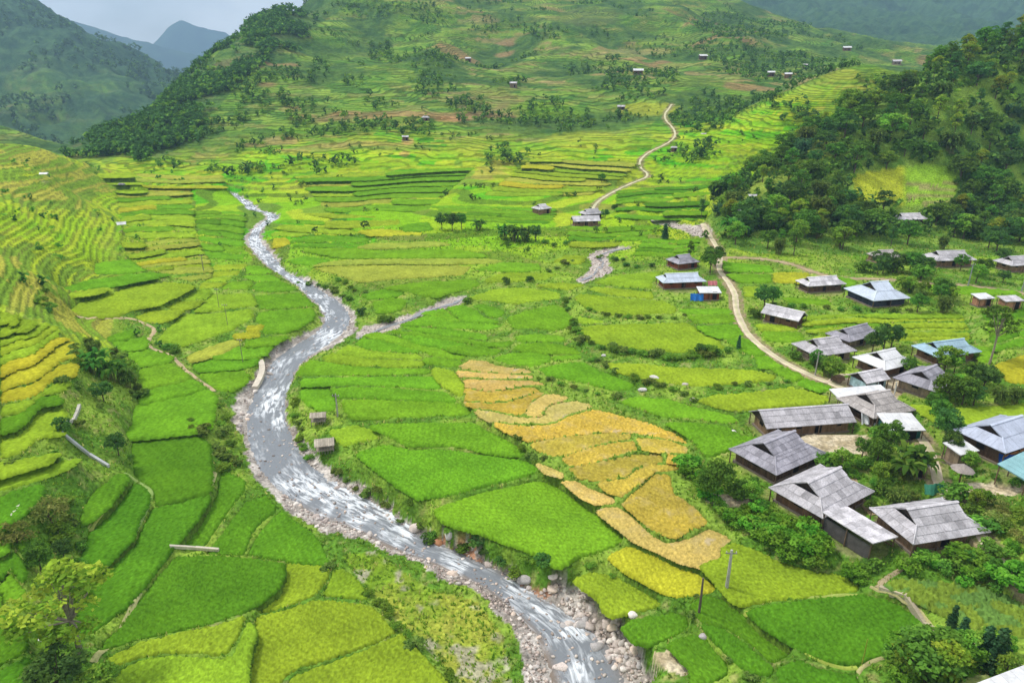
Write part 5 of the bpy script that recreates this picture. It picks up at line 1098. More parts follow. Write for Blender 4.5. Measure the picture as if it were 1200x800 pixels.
# hedges and thickets: image line, spacing in metres, height, kinds, label, group
HEDGES = [("662,352 668,372 672,392 684,402 702,412 730,416", 1.5, (.9, 1.6), ('shrub1', 'weedy', 'shrub0'), 'leafy shrub in the hedge at the left edge of the lime plots'),
    ("715,412 745,417 780,420 815,420 850,414", 1.4, (1.1, 1.9), ('shrub0', 'shrub1', 'weedy'), 'leafy shrub in the hedge under the big lime plot'),
    ("690,366 712,372 740,374 775,374 800,372", 1.5, (.7, 1.2), ('shrub1', 'weedy'), 'low shrub on the bank above the big lime plot'),
    ("695,420 715,434 738,446 760,454 790,458 810,470 826,478", 1.5, (.8, 1.5), ('shrub0', 'weedy', 'shrub1'), 'low shrub on the stony bank below the curved lime plot'),
    ("840,456 870,452 900,449 920,448", 1.5, (.6, 1.1), ('weedy', 'shrub1'), 'low weedy shrub on the stone bank beside the road plots'),
    ("628,446 660,452 690,460 716,466", 1.3, (.6, 1.1), ('shrub1', 'weedy'), 'low green shrub on the bank above the ripe paddies'),
    ("556,488 575,500 600,516 625,534 645,552", 1.3, (.6, 1.1), ('shrub1', 'weedy'), 'low green shrub on the bund left of the ripe paddies'),
    ("806,548 822,570 836,588 850,606 868,618 884,626", 1.1, (1.3, 2.2), ('vine', 'shrub1'), 'dense green shrub in the hedge between pond and ripe paddies'),
    ("884,622 905,628 920,640 940,648", 1.5, (1.6, 2.4), ('vine', 'vine', 'shrub1'), 'leafy climber mound before the biggest grey roof'),
    ("895,612 915,618 935,630 955,644", 1.6, (1.4, 2.2), ('vine', 'shrub0'), 'leafy climber mound right against the biggest grey house'),
    ("945,660 965,668 985,672 1005,672", 1.4, (1.6, 2.4), ('vine', 'shrub1'), 'bright shrub in the hedge below the open shed'),
    ("1022,668 1042,668 1064,668 1090,662 1120,660 1150,668 1170,684", 1.6, (1.5, 2.8), ('vine', 'shrub0', 'shrub1', 'shrub2'), 'leafy shrub around the vegetable garden wall'),
    ("1130,604 1150,622 1168,640 1186,662 1200,676", 1.6, (1.4, 2.6), ('shrub0', 'shrub1', 'vine'), 'shrub along the lower road bank'),
    ("1120,585 1140,598 1160,610 1180,622 1200,640", 1.7, (1.5, 2.8), ('shrub0', 'shrub2', 'shrub1', 'brownbush'), 'shrub in the overgrown bank below the pale yard'),
    ("1150,590 1180,600 1200,606", 1.8, (1.2, 2.4), ('weedy', 'shrub1', 'brownbush'), 'weedy shrub above the overgrown bank by the frame edge'),
    ("1136,562 1160,563 1186,564", 1.2, (.9, 1.3), ('shrub0',), 'clipped hedge shrub before the lilac-roofed house'),
    ("1106,596 1128,604 1146,630 1160,650", 1.8, (1.6, 2.6), ('shrub0', 'vine'), 'shrub between the nearest grey roof and the road'),
    ("218,490 232,505 246,520 258,535 268,548", 1.7, (.9, 1.6), ('weedy', 'shrub1'), 'pale weedy shrub on the left river bank below the wall'),
    ("262,484 264,505 272,525 276,545", 1.6, (.9, 1.7), ('weedy', 'shrub1', 'shrub0'), 'grassy shrub overhanging the left river edge'),
    ("345,475 350,495 356,515 362,528", 1.4, (.8, 1.4), ('shrub1', 'weedy'), 'green shrub on the right bank below the bamboo huts'),
    ("395,548 420,562 446,580 470,592 492,604", 1.3, (.7, 1.3), ('weedy', 'shrub0'), 'grassy shrub on the right river bank beside the green plot'),
    ("500,612 520,620 545,630 570,642 600,660 640,672", 1.2, (.9, 1.6), ('shrub0', 'shrub2', 'shrub1'), 'dark green shrub on the right bank above the rust-stained stones'),
    ("668,662 700,664 730,680 760,698 790,706", 1.3, (.6, 1.0), ('shrub1', 'weedy'), 'low shrub on the bund between lime and yellow plots'),
    ("820,704 812,720 826,742 845,764 862,782 880,792", 1.4, (.5, .9), ('weedy',), 'yellowish grass shrub on the curved bund by the wooden pole'),
    ("385,668 410,690 440,712 470,742 495,770 520,800", 1.4, (.6, 1.1), ('weedy', 'shrub1'), 'pale grassy shrub along the lime field edge by the river'),
    ("352,325 370,330 392,338 408,350", 2.0, (.9, 1.7), ('shrub0', 'weedy'), 'shrub on the right bank above the confluence'),
    ("396,330 412,338 424,345", 1.8, (.9, 1.5), ('shrub1', 'weedy'), 'bright grassy shrub below the straw coloured plot'),
    ("680,300 668,310 652,314 640,318", 2.0, (.8, 1.6), ('shrub0', 'weedy'), 'shrub beside the upper stream'),
    ("722,306 735,312 750,314 765,312", 2.0, (1.0, 1.8), ('shrub0', 'shrub2'), 'shrub below the dark tile-roofed house'),
    ("700,300 716,302 730,306", 2.0, (1.0, 1.6), ('shrub0', 'shrub1'), 'shrub on the right side of the upper stream'),
    ("640,285 655,290 668,285 680,280", 2.2, (1.2, 2.2), ('shrub0', 'shrub1'), 'shrub on the grassy knoll by the long pale-roofed house'),
    ("905,360 925,361 950,362 975,363 1000,364 1030,366 1065,366", 2.0, (.9, 1.4), ('shrub0', 'weedy'), 'low hedge shrub above the striped terraces'),
    ("70,402 84,412 92,424 88,440", 1.6, (.9, 1.6), ('weedy', 'shrub1'), 'weedy shrub at the right end of the left terraces'),
    ("98,404 110,408 125,414 140,422 155,440 162,458 160,472", 1.4, (1.2, 2.2), ('shrub1', 'weedy', 'bamboo'), 'leafy shrub round the left mound'),
    ("94,462 110,476 130,484 150,478", 1.6, (.8, 1.5), ('weedy', 'shrub1'), 'pale shrub on the lower side of the left mound'),
    ("95,500 115,505 135,515 145,530", 1.8, (.8, 1.5), ('weedy', 'shrub0'), 'weedy shrub on the slope below the left mound'),
    ("10,545 40,538 60,552 90,545 70,560", 1.9, (.8, 1.4), ('shrub0', 'weedy'), 'shrub between the lower left terraces'),
    ("80,590 90,615 96,640 92,660 84,690", 1.8, (.9, 1.8), ('shrub1', 'weedy', 'shrub0'), 'shrub on the bank left of the deep green paddies'),
    ("0,660 20,680 40,700 60,720 70,750", 2.0, (.9, 1.8), ('weedy', 'shrub1', 'brownbush'), 'weedy shrub on the lower left bank'),
    ("40,352 55,362 64,372 50,340", 2.0, (1.0, 2.0), ('shrub0', 'shrub1', 'shrub2'), 'shrub at the foot of the left hillside')]
for line, sp, (h0, h1), kinds, lab in HEDGES:
    p = hit(chaikin(P(line), 2, False)); L = np.linalg.norm(np.diff(p[:, :2], axis=0), axis=1).sum(); n = max(3, int(L / sp / 1.45)); q = resample(p, n)
    for x, y, z in q:
        x += random.gauss(0, .35); y += random.gauss(0, .45)
        if kind_at(x, y) == 1 and random.random() < .8: continue
        plant(random.choice(kinds), x, y, random.uniform(h0, h1), lab, 'shrub', lab, 'shrub', random.uniform(1.15, 1.6))
# thickets in the hamlet and along the wood edge: image box, number, kinds, heights, label
THICK = [((858, 252, 1000, 300), 30, ('round0', 'round1', 'tall0', 'bamboo', 'round2'), (4, 7.5), 'tree in the thicket where the wood meets the road'),
    ((1000, 306, 1100, 328), 12, ('round0', 'round1', 'shrub0'), (3, 5.5), 'tree between the side road and the wood edge houses'),
    ((1110, 310, 1200, 334), 10, ('round0', 'round1', 'round2'), (3, 5.5), 'tree before the houses at the wood edge, right part'),
    ((1062, 340, 1126, 368), 13, ('round1', 'round2', 'bamboo', 'shrub1'), (2.5, 4.5), 'tree in the garden right of the pale blue roof'),
    ((1030, 250, 1200, 296), 26, ('round0', 'round1', 'bamboo', 'tall1', 'round2'), (4, 8), 'tree among the wood edge houses'),
    ((836, 225, 880, 285), 14, ('round0', 'bamboodark', 'round1', 'banana'), (3.5, 6.5), 'tree beside the steep track into the wood'),
    ((700, 205, 722, 262), 5, ('round1', 'round0'), (3, 5), 'tree beside the long pale-roofed house')]
SHRUBS = [((1118, 588, 1200, 680), 26, ('shrub0', 'shrub1', 'vine', 'brownbush', 'round2'), (1.20, 2.34), 'leafy shrub on the overgrown slope between yard and lower road'),
    ((1000, 545, 1092, 604), 24, ('shrub0', 'shrub1', 'banana', 'round1', 'bamboo'), (1.12, 2.34), 'garden plant behind the nearest grey-roofed house'),
    ((846, 560, 900, 612), 10, ('shrub0', 'vine', 'round1'), (1.12, 2.03), 'shrub beside the pond below the dark grey roof'),
    ((1080, 652, 1172, 690), 12, ('vine', 'shrub0', 'round1'), (1.12, 2.18), 'shrub above the vegetable garden'),
    ((1090, 442, 1182, 478), 12, ('round1', 'round2', 'shrub0'), (1.44, 2.50), 'shrub around the dark roofed house above the lime field'),
    ((930, 420, 986, 450), 9, ('shrub0', 'shrub1', 'round1'), (1.20, 2.18), 'roadside shrub below the lavender roof'),
    ((962, 540, 1000, 562), 8, ('shrub1', 'round2'), (0.96, 1.72), 'shrub behind the biggest grey roof'),
    ((1010, 505, 1052, 545), 9, ('round1', 'shrub0', 'banana'), (1.20, 2.34), 'shrub at the right end of the bare yard'),
    ((1040, 760, 1190, 806), 22, ('round2', 'shrub1', 'shrub0', 'round3', 'vine'), (1.5, 3.2), 'shrub in the lower right corner thicket'),
    ((900, 618, 960, 655), 12, ('vine',), (1.7, 2.6), 'big leafy climber mound against the biggest grey house')]
THICK += [(b_, n_, k_, h_, l_) for b_, n_, k_, h_, l_ in SHRUBS]
for (u0, v0, u1, v1), n, kinds, (h0, h1), lab in THICK:
    for _ in range(n):
        u, v = random.uniform(u0, u1), random.uniform(v0, v1); p = hit([u, v])[0]
        if kind_at(p[0], p[1]) in (1, 3, 6) or (1036 < u < 1096 and 250 < v < 284) or (v > 306 and v < 332 and 1085 < u < 1140 and h1 > 3.5 and random.random() < .6): continue
        k = random.choice(kinds); ct = 'tree' if lab.startswith('tree') else 'shrub'; plant(k, p[0], p[1], random.uniform(h0, h1), lab, ct, lab, ct, random.uniform(.95, 1.25))
# the wood on the right-hand hill: one tree at a time
HILL = P("838,238 900,192 960,150 1000,122 1060,98 1120,66 1216,25 1216,292 1150,284 1100,276 1000,282 950,280 880,270 850,262")
pts = []; cnt = 0
rsx = np.random.default_rng(5)
for x, y in zip(rsx.uniform(60, 250, 7000), rsx.uniform(185, 312, 7000)):
    z = float(ground_z(x, y)); u, v = project([x, y, z])
    if not inside(HILL, np.array(u), np.array(v)) or inside(CLEAR, np.array(u), np.array(v)) or kind_at(x, y) in (1, 3, 6) or (1036 < u < 1096 and 250 < v < 292) or (992 < u < 1128 and 232 < v < 252): continue
    if inside(CREST, np.array(u), np.array(v)) and rsx.random() < .75: continue
    near_track = False
    if any((x - a) ** 2 + (y - b) ** 2 < 6.3 ** 2 for a, b in pts): continue
    pts.append((x, y)); k = rsx.choice(['round0', 'round1', 'round2', 'tall0', 'tall1', 'tall2', 'round3', 'bamboo', 'bamboodark'], p=[.12, .15, .16, .15, .08, .17, .07, .07, .03])
    part_ = 'crest' if v < 45 + (1200 - u) * .36 + 38 else 'lower slope' if v > 200 else 'middle slope'
    shp = {'r': 'rounded', 't': 'tall narrow', 'b': 'feathery'}[k[0]]; lab = shp + ' tree in the wood on the ' + part_ + ' of the hill behind the hamlet'
    plant(str(k), x, y, rsx.uniform(5.5, 9.0), lab, 'tree', lab, 'tree', rsx.uniform(1.1, 1.45))
print('hill trees', len(pts), 'plants', n_plant)

# ------------------------------------------------------------------ far woods and scattered trees of the mountain: one mass
def low_tree(seed, col, rx, rz, zc, n=26, sz=.75):
    rs = np.random.default_rng(seed); v, f, c = leaf_cloud(rs, blob_clumps(rs, 5, rx * .7, rz * .7, zc, .9, 1.4), n / 5, sz, GREENS[col], .45); return mesh_np('low_tree', v, f, M['leaf'], c)
lows = [low_tree(1, 'dark', 1.9, 1.9, 2.6), low_tree(2, 'mid', 1.9, 1.6, 2.2), low_tree(3, 'dark', 1.5, 2.6, 3.4), low_tree(4, 'light', 1.7, 1.4, 2.0)]
def far_scatter(name, label, n, box, keep, s0, s1, probs):
    x0, x1, y0, y1 = box; x = RNG.uniform(x0, x1, n); y = np.exp(RNG.uniform(math.log(y0), math.log(y1), n)); ok = np.abs(x) < half_w(y) * .98; x, y = x[ok], y[ok]
    z = ground_z(x, y); uv = project(np.stack([x, y, z], -1)); k = keep(x, y, uv[:, 0], uv[:, 1]) & (kind_at(x, y) == 0); x, y, z = x[k], y[k], z[k]
    it = [(x[q], y[q], z[q] - .4, RNG.uniform(s0, s1), RNG.uniform(0, 6.3), RNG.uniform(.75, 1.2), int(RNG.choice(4, p=probs))) for q in range(len(x))]
    print(name, len(it)); return scatter_stuff(name, lows, it, M['leaf'], label)
far_scatter('spur_forest', 'dark forest covering the spur left of the terraced mountain', 17000, (-330, -70, 380, 760), lambda x, y, u, v: inside(SPUR, u + (fbm(x / 22, y / 22, 2, 55) - .5) * 70, v + (fbm(x / 22, y / 22, 2, 56) - .5) * 50) & (fbm(x / 24, y / 24, 3, 12) > .47), .8, 1.6, [.35, .3, .15, .2])
def groves(x, y, u, v):
    n_ = fbm(x / 30 + 5, y / 30, 4, 88); a = ((n_ > .635) | ((gully(x, y) < .47) & (n_ > .5) & (y > 420))) & (y > 340) & (u > 210) & (u < 1010)
    for (cu, cv, ru, rv) in ((447, 62, 16, 12), (735, 100, 34, 11), (775, 92, 22, 10), (905, 80, 60, 16), (850, 60, 50, 14), (880, 30, 70, 18), (795, 135, 18, 10), (835, 120, 30, 10), (640, 40, 26, 8), (505, 75, 12, 6), (430, 10, 40, 14), (500, 20, 30, 10), (300, 200, 10, 6), (195, 195, 18, 5), (1010, 95, 14, 10), (1030, 110, 14, 18), (1000, 150, 8, 12), (415, 97, 12, 6), (340, 90, 14, 8)):
        a |= ((u - cu) / ru) ** 2 + ((v - cv) / rv) ** 2 < 1
    a |= (((u - 275) / 95) ** 2 + ((v - 118) / 62) ** 2 < 1) & (n_ > .53)
    return a & (v > -40) & ~((y < 420) & (u > 620) & (u < 780))
far_scatter('wood_undergrowth', 'dense undergrowth filling the wood on the hill behind the hamlet', 5200, (50, 330, 185, 330), lambda x, y, u, v: inside(np.vstack([HILL[:-1], [[1400, 20], [1400, 320]]]) if False else HILL, u - 0, v) & ~inside(CLEAR, u, v) & ~(inside(CREST, u, v) & (x * 7 % 1 < .7)), .55, 1.15, [.35, .35, .1, .2])
far_scatter('hillside_trees', 'scattered dark trees and copses on the terraced mountainside', 24000, (-330, 620, 330, 1000), groves, .45, 1.25, [.35, .35, .1, .2])
far_scatter('left_mountain_trees', 'scattered trees over the misty left mountain', 6000, (-1700, -300, 640, 2000), lambda x, y, u, v: (u < 240) & (y > 800) & (fbm(x / 90, y / 90, 3, 19) > .5), 2.2, 4.0, [.6, .2, .2, 0])
far_scatter('shoulder_bushes', 'small bushes dotted over the left terraced shoulder', 2600, (-300, -60, 120, 420), lambda x, y, u, v: (u < 330) & (fbm(x / 9, y / 9, 3, 23) > .63), .25, .6, [.3, .4, .1, .2])
far_scatter('valley_bushes', 'small bushes dotted on the middle terraces across the river', 6000, (-140, 240, 200, 460), lambda x, y, u, v: (u > 300) & (u < 900) & (fbm(x / 11, y / 11, 3, 24) > .64), .3, .75, [.3, .4, .1, .2])

# ------------------------------------------------------------------ grass of the bunds and banks
def tuft(seed, col, h, n=5):
    rs = np.random.default_rng(seed); V, F, Cc = [], [], []
    for k in range(n):
        a = rs.uniform(0, 6.3); d = np.array([math.cos(a), math.sin(a), 0]); s_ = np.array([-d[1], d[0], 0]) * .09; p = d * rs.uniform(0, .18); t = p + d * rs.uniform(.1, .4) * h + np.array([0, 0, h * rs.uniform(.6, 1)])
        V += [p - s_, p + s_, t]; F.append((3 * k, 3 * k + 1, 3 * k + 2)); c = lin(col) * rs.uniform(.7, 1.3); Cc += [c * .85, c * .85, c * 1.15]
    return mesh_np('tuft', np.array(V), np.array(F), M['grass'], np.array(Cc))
tufts = [tuft(1, (128, 172, 56), .36), tuft(2, (152, 186, 72), .4), tuft(3, (108, 152, 48), .34), tuft(4, (190, 190, 110), .36)]
fr_ = np.argwhere((KIND == 0) & (shoulder < .4) & (GY < 235) & (np.abs(GX) < half_w(GY) * .97)); area = (GY * .0052) * (2 * half_w(GY) / NC)
pw = area[fr_[:, 0], fr_[:, 1]] / np.maximum(1, GY[fr_[:, 0], fr_[:, 1]] / 70) ** 1.6; pw /= pw.sum()
sel = fr_[RNG.choice(len(fr_), 50000, p=pw)]
gx = GX[sel[:, 0], sel[:, 1]] + RNG.normal(0, .15, len(sel)); gy = GY[sel[:, 0], sel[:, 1]] + RNG.normal(0, .2, len(sel)); gz = ground_z(gx, gy); okk = kind_at(gx, gy) == 0
it = [(gx[q], gy[q], gz[q] - .03, RNG.uniform(.5, 1.3) * (.8 + gy[q] / 300), RNG.uniform(0, 6.3), RNG.uniform(.75, 1.3), int(RNG.choice(4, p=[.35, .3, .22, .13]))) for q in np.where(okk)[0]]
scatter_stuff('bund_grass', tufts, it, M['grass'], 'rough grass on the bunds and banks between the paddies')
# ------------------------------------------------------------------ houses
ROOFC = {'grey': ((182, 178, 182), 'roofgrey'), 'lightgrey': ((206, 202, 206), 'roofgrey'), 'darkgrey': ((154, 151, 160), 'roofgrey'), 'browngrey': ((172, 165, 162), 'roofgrey'), 'white': ((226, 226, 228), 'metal'), 'blue': ((158, 188, 204), 'metal'), 'paleblue': ((196, 206, 222), 'metal'), 'lilac': ((180, 187, 206), 'metal'), 'teal': ((138, 184, 188), 'metal')}
WOODC = [lin((116, 88, 66)), lin((134, 108, 84)), lin((98, 76, 60)), lin((142, 124, 104))]
def roof_parts(h):
    """(half-length at slope fraction t) for the two main slopes and the hipped skirts"""
    L, W, kd = h['L'], h['W'], h['kind']; rise = W * .5 * (.58 if kd != 'shed' else .22)
    return L, W, kd, rise
def build_house(h):
    rr = random.Random(hash(h['label']) & 0xffff if False else sum(map(ord, h['label']))); L, W, kd, rise = roof_parts(h); eh = h['eh']; near = h['near']
    base_c, mk = ROOFC[h['roof']]; rc = lin(base_c); mat = M[mk]
    root = put(h['name'], None, None, (h['c'][0], h['c'][1], h['g']), h['ang']); root.empty_display_size = 1; tag(root, h['label'], 'house' if 'house' in h['name'] else 'shed' if ('shed' in h['name'] or 'lean' in h['name'] or 'barn' in h['name']) else 'pavilion' if 'pav' in h['name'] else 'hut')
    if h['name'] == 'lean_to_roof': root.name = 'canopy_shed'
    f = .5 if kd == 'hip' else 0.0; d = W * .5 * f                     # hip skirts reach up to f of the slope
    def X(t): return (L / 2 - d * t / f if t < f else L / 2 - d) if f else L / 2
    # slopes as functions (side, x, t) -> point ; t 0 at eave, 1 at ridge
    def slope(s, x, t): return (x, s * W / 2 * (1 - t), eh + rise * t)
    def endp(s, y, t): return (s * (L / 2 - d * t), y, eh + rise * f * t)
    mono = kd == 'shed'
    if mono:
        def slope(s, x, t): return (x, W / 2 * (2 * t - 1), eh - .1 + rise * 1.6 * t)
    # underlay: the closed roof body
    ub = MB()
    if mono: ub.slab([slope(1, -L / 2, 0), slope(1, L / 2, 0), slope(1, L / 2, 1), slope(1, -L / 2, 1)], .07, rc * .8)
    else:
        for s in (-1, 1):
            q = [slope(s, -X(0), 0), slope(s, X(0), 0), slope(s, X(f), f), slope(s, X(1), 1), slope(s, -X(1), 1), slope(s, -X(f), f)] if f else [slope(s, -X(0), 0), slope(s, X(0), 0), slope(s, X(1), 1), slope(s, -X(1), 1)]
            ub.slab(q if s < 0 else q[::-1], .08, rc * .8)
        if f:
            for s in (-1, 1):
                q = [endp(s, -W / 2, 0), endp(s, W / 2, 0), endp(s, W / 2 * (1 - f), 1), endp(s, -W / 2 * (1 - f), 1)]; ub.slab(q if s > 0 else q[::-1], .08, rc * .8)
    roof = put('roof', ub.mesh('roof', mat), root)
    # sheets
    pxm = 800 / math.hypot(h['c'][0], h['c'][1]); sw, sl = (.92, 1.0) if near else (1.2, 1.3)
    if mk == 'metal': sw, sl = 1.05, 99
    joined = MB(); sheets = []
    def sheet_quad(q, up):
        q = [Vector(p) for p in q]
        if (q[1] - q[0]).length < .12 and (q[2] - q[3]).length < .12: return
        n = (q[1] - q[0]).cross(q[3] - q[0]); n = n.normalized() if n.length > 1e-6 else Vector((0, 0, 1)); n = n if n.z > 0 else -n
        lift = [.075 + rr.uniform(0, .02), .075 + rr.uniform(0, .02), .03, .03]; q = [p + n * a for p, a in zip(q, lift)]
        if (q[1] - q[0]).cross(q[2] - q[0]).z < 0: q = [q[1], q[0], q[3], q[2]]
        tone = rr.uniform(.8, 1.14) if mk == 'roofgrey' else rr.uniform(.96, 1.03)
        if mk == 'roofgrey' and rr.random() < .06: tone *= .78
        c = rc * tone
        if near and mk == 'roofgrey': m = MB(); m.slab(q, .025, c); sheets.append(m)
        else: joined.slab(q, .025, c)
    def lay(s):
        n_t = max(1, round(math.hypot(W / 2, rise) / sl)) if sl < 50 else (2 if f else 1); 
        if mono: n_t = max(1, round(W / sl)) if sl < 50 else 1
        ts = [k / n_t for k in range(n_t + 1)]
        if f and f not in ts: ts = sorted(ts + [f])
        n_x = max(2, round(L / sw)); xs = [-L / 2 + L * k / n_x for k in range(n_x + 1)]; off = rr.uniform(-.2, .2)
        for a, b in zip(ts[:-1], ts[1:]):
            xa, xb = (X(a), X(b)) if not mono else (L / 2, L / 2); sh = off if sl < 50 else 0; off = -off
            for x0, x1 in zip(xs[:-1], xs[1:]):
                x0 += sh if x0 > -L / 2 + .01 else 0; x1 += sh if x1 < L / 2 - .01 else 0; g_ = .012
                cl = lambda x, m: max(-m, min(m, x))
                sheet_quad([slope(s, cl(x0 + g_, xa), max(0, a - .03)), slope(s, cl(x1 - g_, xa), max(0, a - .03)), slope(s, cl(x1 - g_, xb), b), slope(s, cl(x0 + g_, xb), b)], 1)
    for s in ((1,) if mono else (-1, 1)): lay(s)
    if f:
        for s in (-1, 1):
            n_y = max(2, round(W / sw)); ys = [-W / 2 + W * k / n_y for k in range(n_y + 1)]; n_t = 1 if sl > 50 else max(1, round(d * 1.1 / sl))
            for k in range(n_t):
                a, b = k / n_t, (k + 1) / n_t; wa, wb = W / 2 * (1 - f * a), W / 2 * (1 - f * b)
                for y0, y1 in zip(ys[:-1], ys[1:]):
                    cl = lambda y, m: max(-m, min(m, y))
                    sheet_quad([endp(s, cl(y0 + .012, wa), a), endp(s, cl(y1 - .012, wa), a), endp(s, cl(y1 - .012, wb), b), endp(s, cl(y0 + .012, wb), b)], 1)
    if joined.v: put('roof_covering', joined.mesh('roof_covering', mat), roof)
    for m in sheets: put('roof_sheet', m.mesh('roof_sheet', mat), roof)
    # ridge cap, hip caps, gablets
    if not mono:
        cp = MB(); cc = np.minimum(rc * 1.28, .8); zr = eh + rise
        cp.slab([(-X(1) - .15, -.22, zr + .02), (X(1) + .15, -.22, zr + .02), (X(1) + .15, 0, zr + .13), (-X(1) - .15, 0, zr + .13)], .03, cc)
        cp.slab([(-X(1) - .15, 0, zr + .13), (X(1) + .15, 0, zr + .13), (X(1) + .15, .22, zr + .02), (-X(1) - .15, .22, zr + .02)], .03, cc)
        put('ridge_cap', cp.mesh('ridge_cap', mat), roof)
        if f:
            for sx in (-1, 1):
                for sy in (-1, 1): hp = MB(); hp.tube([(sx * L / 2, sy * W / 2, eh + .08), (sx * (L / 2 - d), sy * W / 2 * (1 - f), eh + rise * f + .1)], [.09, .09], 5, cc); put('hip_cap', hp.mesh('hip_cap', mat), roof)
        for s in (-1, 1):
            gb = MB(); xg = s * (X(1) - .3); zb = eh + rise * f; yb = W / 2 * (1 - f) if f else W / 2
            gb.add([(xg, -yb + .15, zb + .02), (xg, yb - .15, zb + .02), (xg, 0, eh + rise - .1), (xg - s * .06, -yb + .15, zb + .02), (xg - s * .06, yb - .15, zb + .02), (xg - s * .06, 0, eh + rise - .1)], [(0, 1, 2), (5, 4, 3), (0, 3, 4, 1), (1, 4, 5, 2), (2, 5, 3, 0)], lin((58, 48, 42)))
            put('gable_board', gb.mesh('gable_board', M['wood']), root)
    # walls of upright boards between posts
    ov = .75 if L > 7 else .4; wl_, ww_ = L / 2 - ov, W / 2 - ov; wc = rr.choice(WOODC); open_ = h['name'] in ('open_shed', 'open_pavilion', 'canopy_shed', 'lean_to_roof')
    if 'green wall' in h['label']: wc = lin((38, 84, 76))
    if 'brick' in h['label']: wc = lin((176, 130, 104))
    if 'light blue wall' in h['label']: wc = lin((168, 196, 206))
    if 'dark blue' in h['label']: wc = lin((62, 66, 78))
    if 'red-brown' in h['label']: wc = lin((118, 66, 46))
    top = eh - .12 if not mono else eh - .15
    def wall(p0, p1):
        m = MB(); p0, p1 = Vector(p0), Vector(p1); ln_ = (p1 - p0).length; dv = (p1 - p0) / ln_; nv = Vector((dv.y, -dv.x, 0)); n_ = max(2, int(ln_ / (.28 if near else .5)))
        for k in range(n_):
            a, b = p0 + dv * (ln_ * k / n_ + .012), p0 + dv * (ln_ * (k + 1) / n_ - .012); o_ = nv * rr.uniform(0, .03); c = wc * rr.uniform(.72, 1.2); z0 = .25
            v = [a + o_, b + o_, b + o_ - nv * .05, a + o_ - nv * .05]; vs = [(q.x, q.y, z0) for q in v] + [(q.x, q.y, top + rr.uniform(-.04, .02)) for q in v]
            m.add(vs, [(0, 1, 5, 4), (1, 2, 6, 5), (2, 3, 7, 6), (3, 0, 4, 7), (4, 5, 6, 7), (3, 2, 1, 0)], c)
        return put('wall', m.mesh('wall', M['wood']), root)
    if L > 3.2 and not open_:
        ws = [wall((-wl_, -ww_, 0), (wl_, -ww_, 0)), wall((wl_, ww_, 0), (-wl_, ww_, 0)), wall((wl_, -ww_, 0), (wl_, ww_, 0)), wall((-wl_, ww_, 0), (-wl_, -ww_, 0))]
        fl = MB(); fl.box(-wl_ - .25, wl_ + .25, -ww_ - .25, ww_ + .25, -.3, .25, lin((128, 116, 104))); put('plinth', fl.mesh('plinth', M['concrete']), root)
        dk = lin((34, 28, 26)); n_b = max(2, int(L / 3))
        for s in (-1, 1):
            for k in range(n_b):
                x = -wl_ + 2 * wl_ * (k + .5) / n_b; m = MB()
                if k == n_b // 2:
                    m.box(x - .5, x + .5, s * ww_ - .07, s * ww_ + .07, .26, 2.1, dk); put('door', m.mesh('door', M['wood']), root)
                elif L > 7:
                    m.box(x - .45, x + .45, s * ww_ - .07, s * ww_ + .07, 1.15, 2.0, dk); w_ = put('window', m.mesh('window', M['wood']), root)
                    fm = MB(); c2 = wc * 1.25
                    for a, b, c0, d0 in ((x - .52, x - .45, 1.1, 2.05), (x + .45, x + .52, 1.1, 2.05), (x - .45, x + .45, 1.08, 1.15), (x - .45, x + .45, 2.0, 2.07)): fm.box(a, b, s * ww_ - .09, s * ww_ + .09, c0, d0, c2)
                    put('frame', fm.mesh('frame', M['wood']), w_)
        if W > 5:
            for s in (-1, 1):
                m = MB(); m.box(s * wl_ - .07, s * wl_ + .07, -.5, .5, 1.1, 2.0, dk); put('window', m.mesh('window', M['wood']), root)
    # posts under the eaves
    px = max(2, int(L / 2.6)) if (near or open_) else 2
    if L > 3.2:
        for s in (-1, 1):
            for k in range(px + 1):
                x = -L / 2 + .25 + (L - .5) * k / px; y = s * (W / 2 - .22); zt = eh - .06 + (0 if not mono else (rise * 1.6 * (.5 + .5 * y / (W / 2)) - .16)); m = MB()
                m.tube([(x, y, -.3), (x, y, zt)], [.085, .075], 6, lin((110, 92, 74)) * rr.uniform(.75, 1.2)); put('post', m.mesh('post', M['wood']), root)
    if h['name'] == 'open_shed':
        m = MB(); m.box(-L / 2 + .3, L / 2 - .3, W / 2 - .35, W / 2 - .3, .1, eh, lin((90, 86, 84))); put('back_wall', m.mesh('back_wall', M['wood']), root)
        for z in (.5, 1.0):
            m = MB(); m.tube([(-L / 2 + .25, -W / 2 + .22, z), (L / 2 - .25, -W / 2 + .22, z)], [.05, .05], 5, lin((120, 84, 66))); put('rail', m.mesh('rail', M['wood']), root)
    if 'gallery' in h['label']:
        for s in (-1, 1):
            m = MB(); m.box(-L / 2 + .3, L / 2 - .3, s * (W / 2 - .3) - .04, s * (W / 2 - .3) + .04, 1.5, 1.75, lin((150, 98, 62))); put('rail', m.mesh('rail', M['wood']), root)
for h in houses: build_house(h)
print('houses', len(houses))

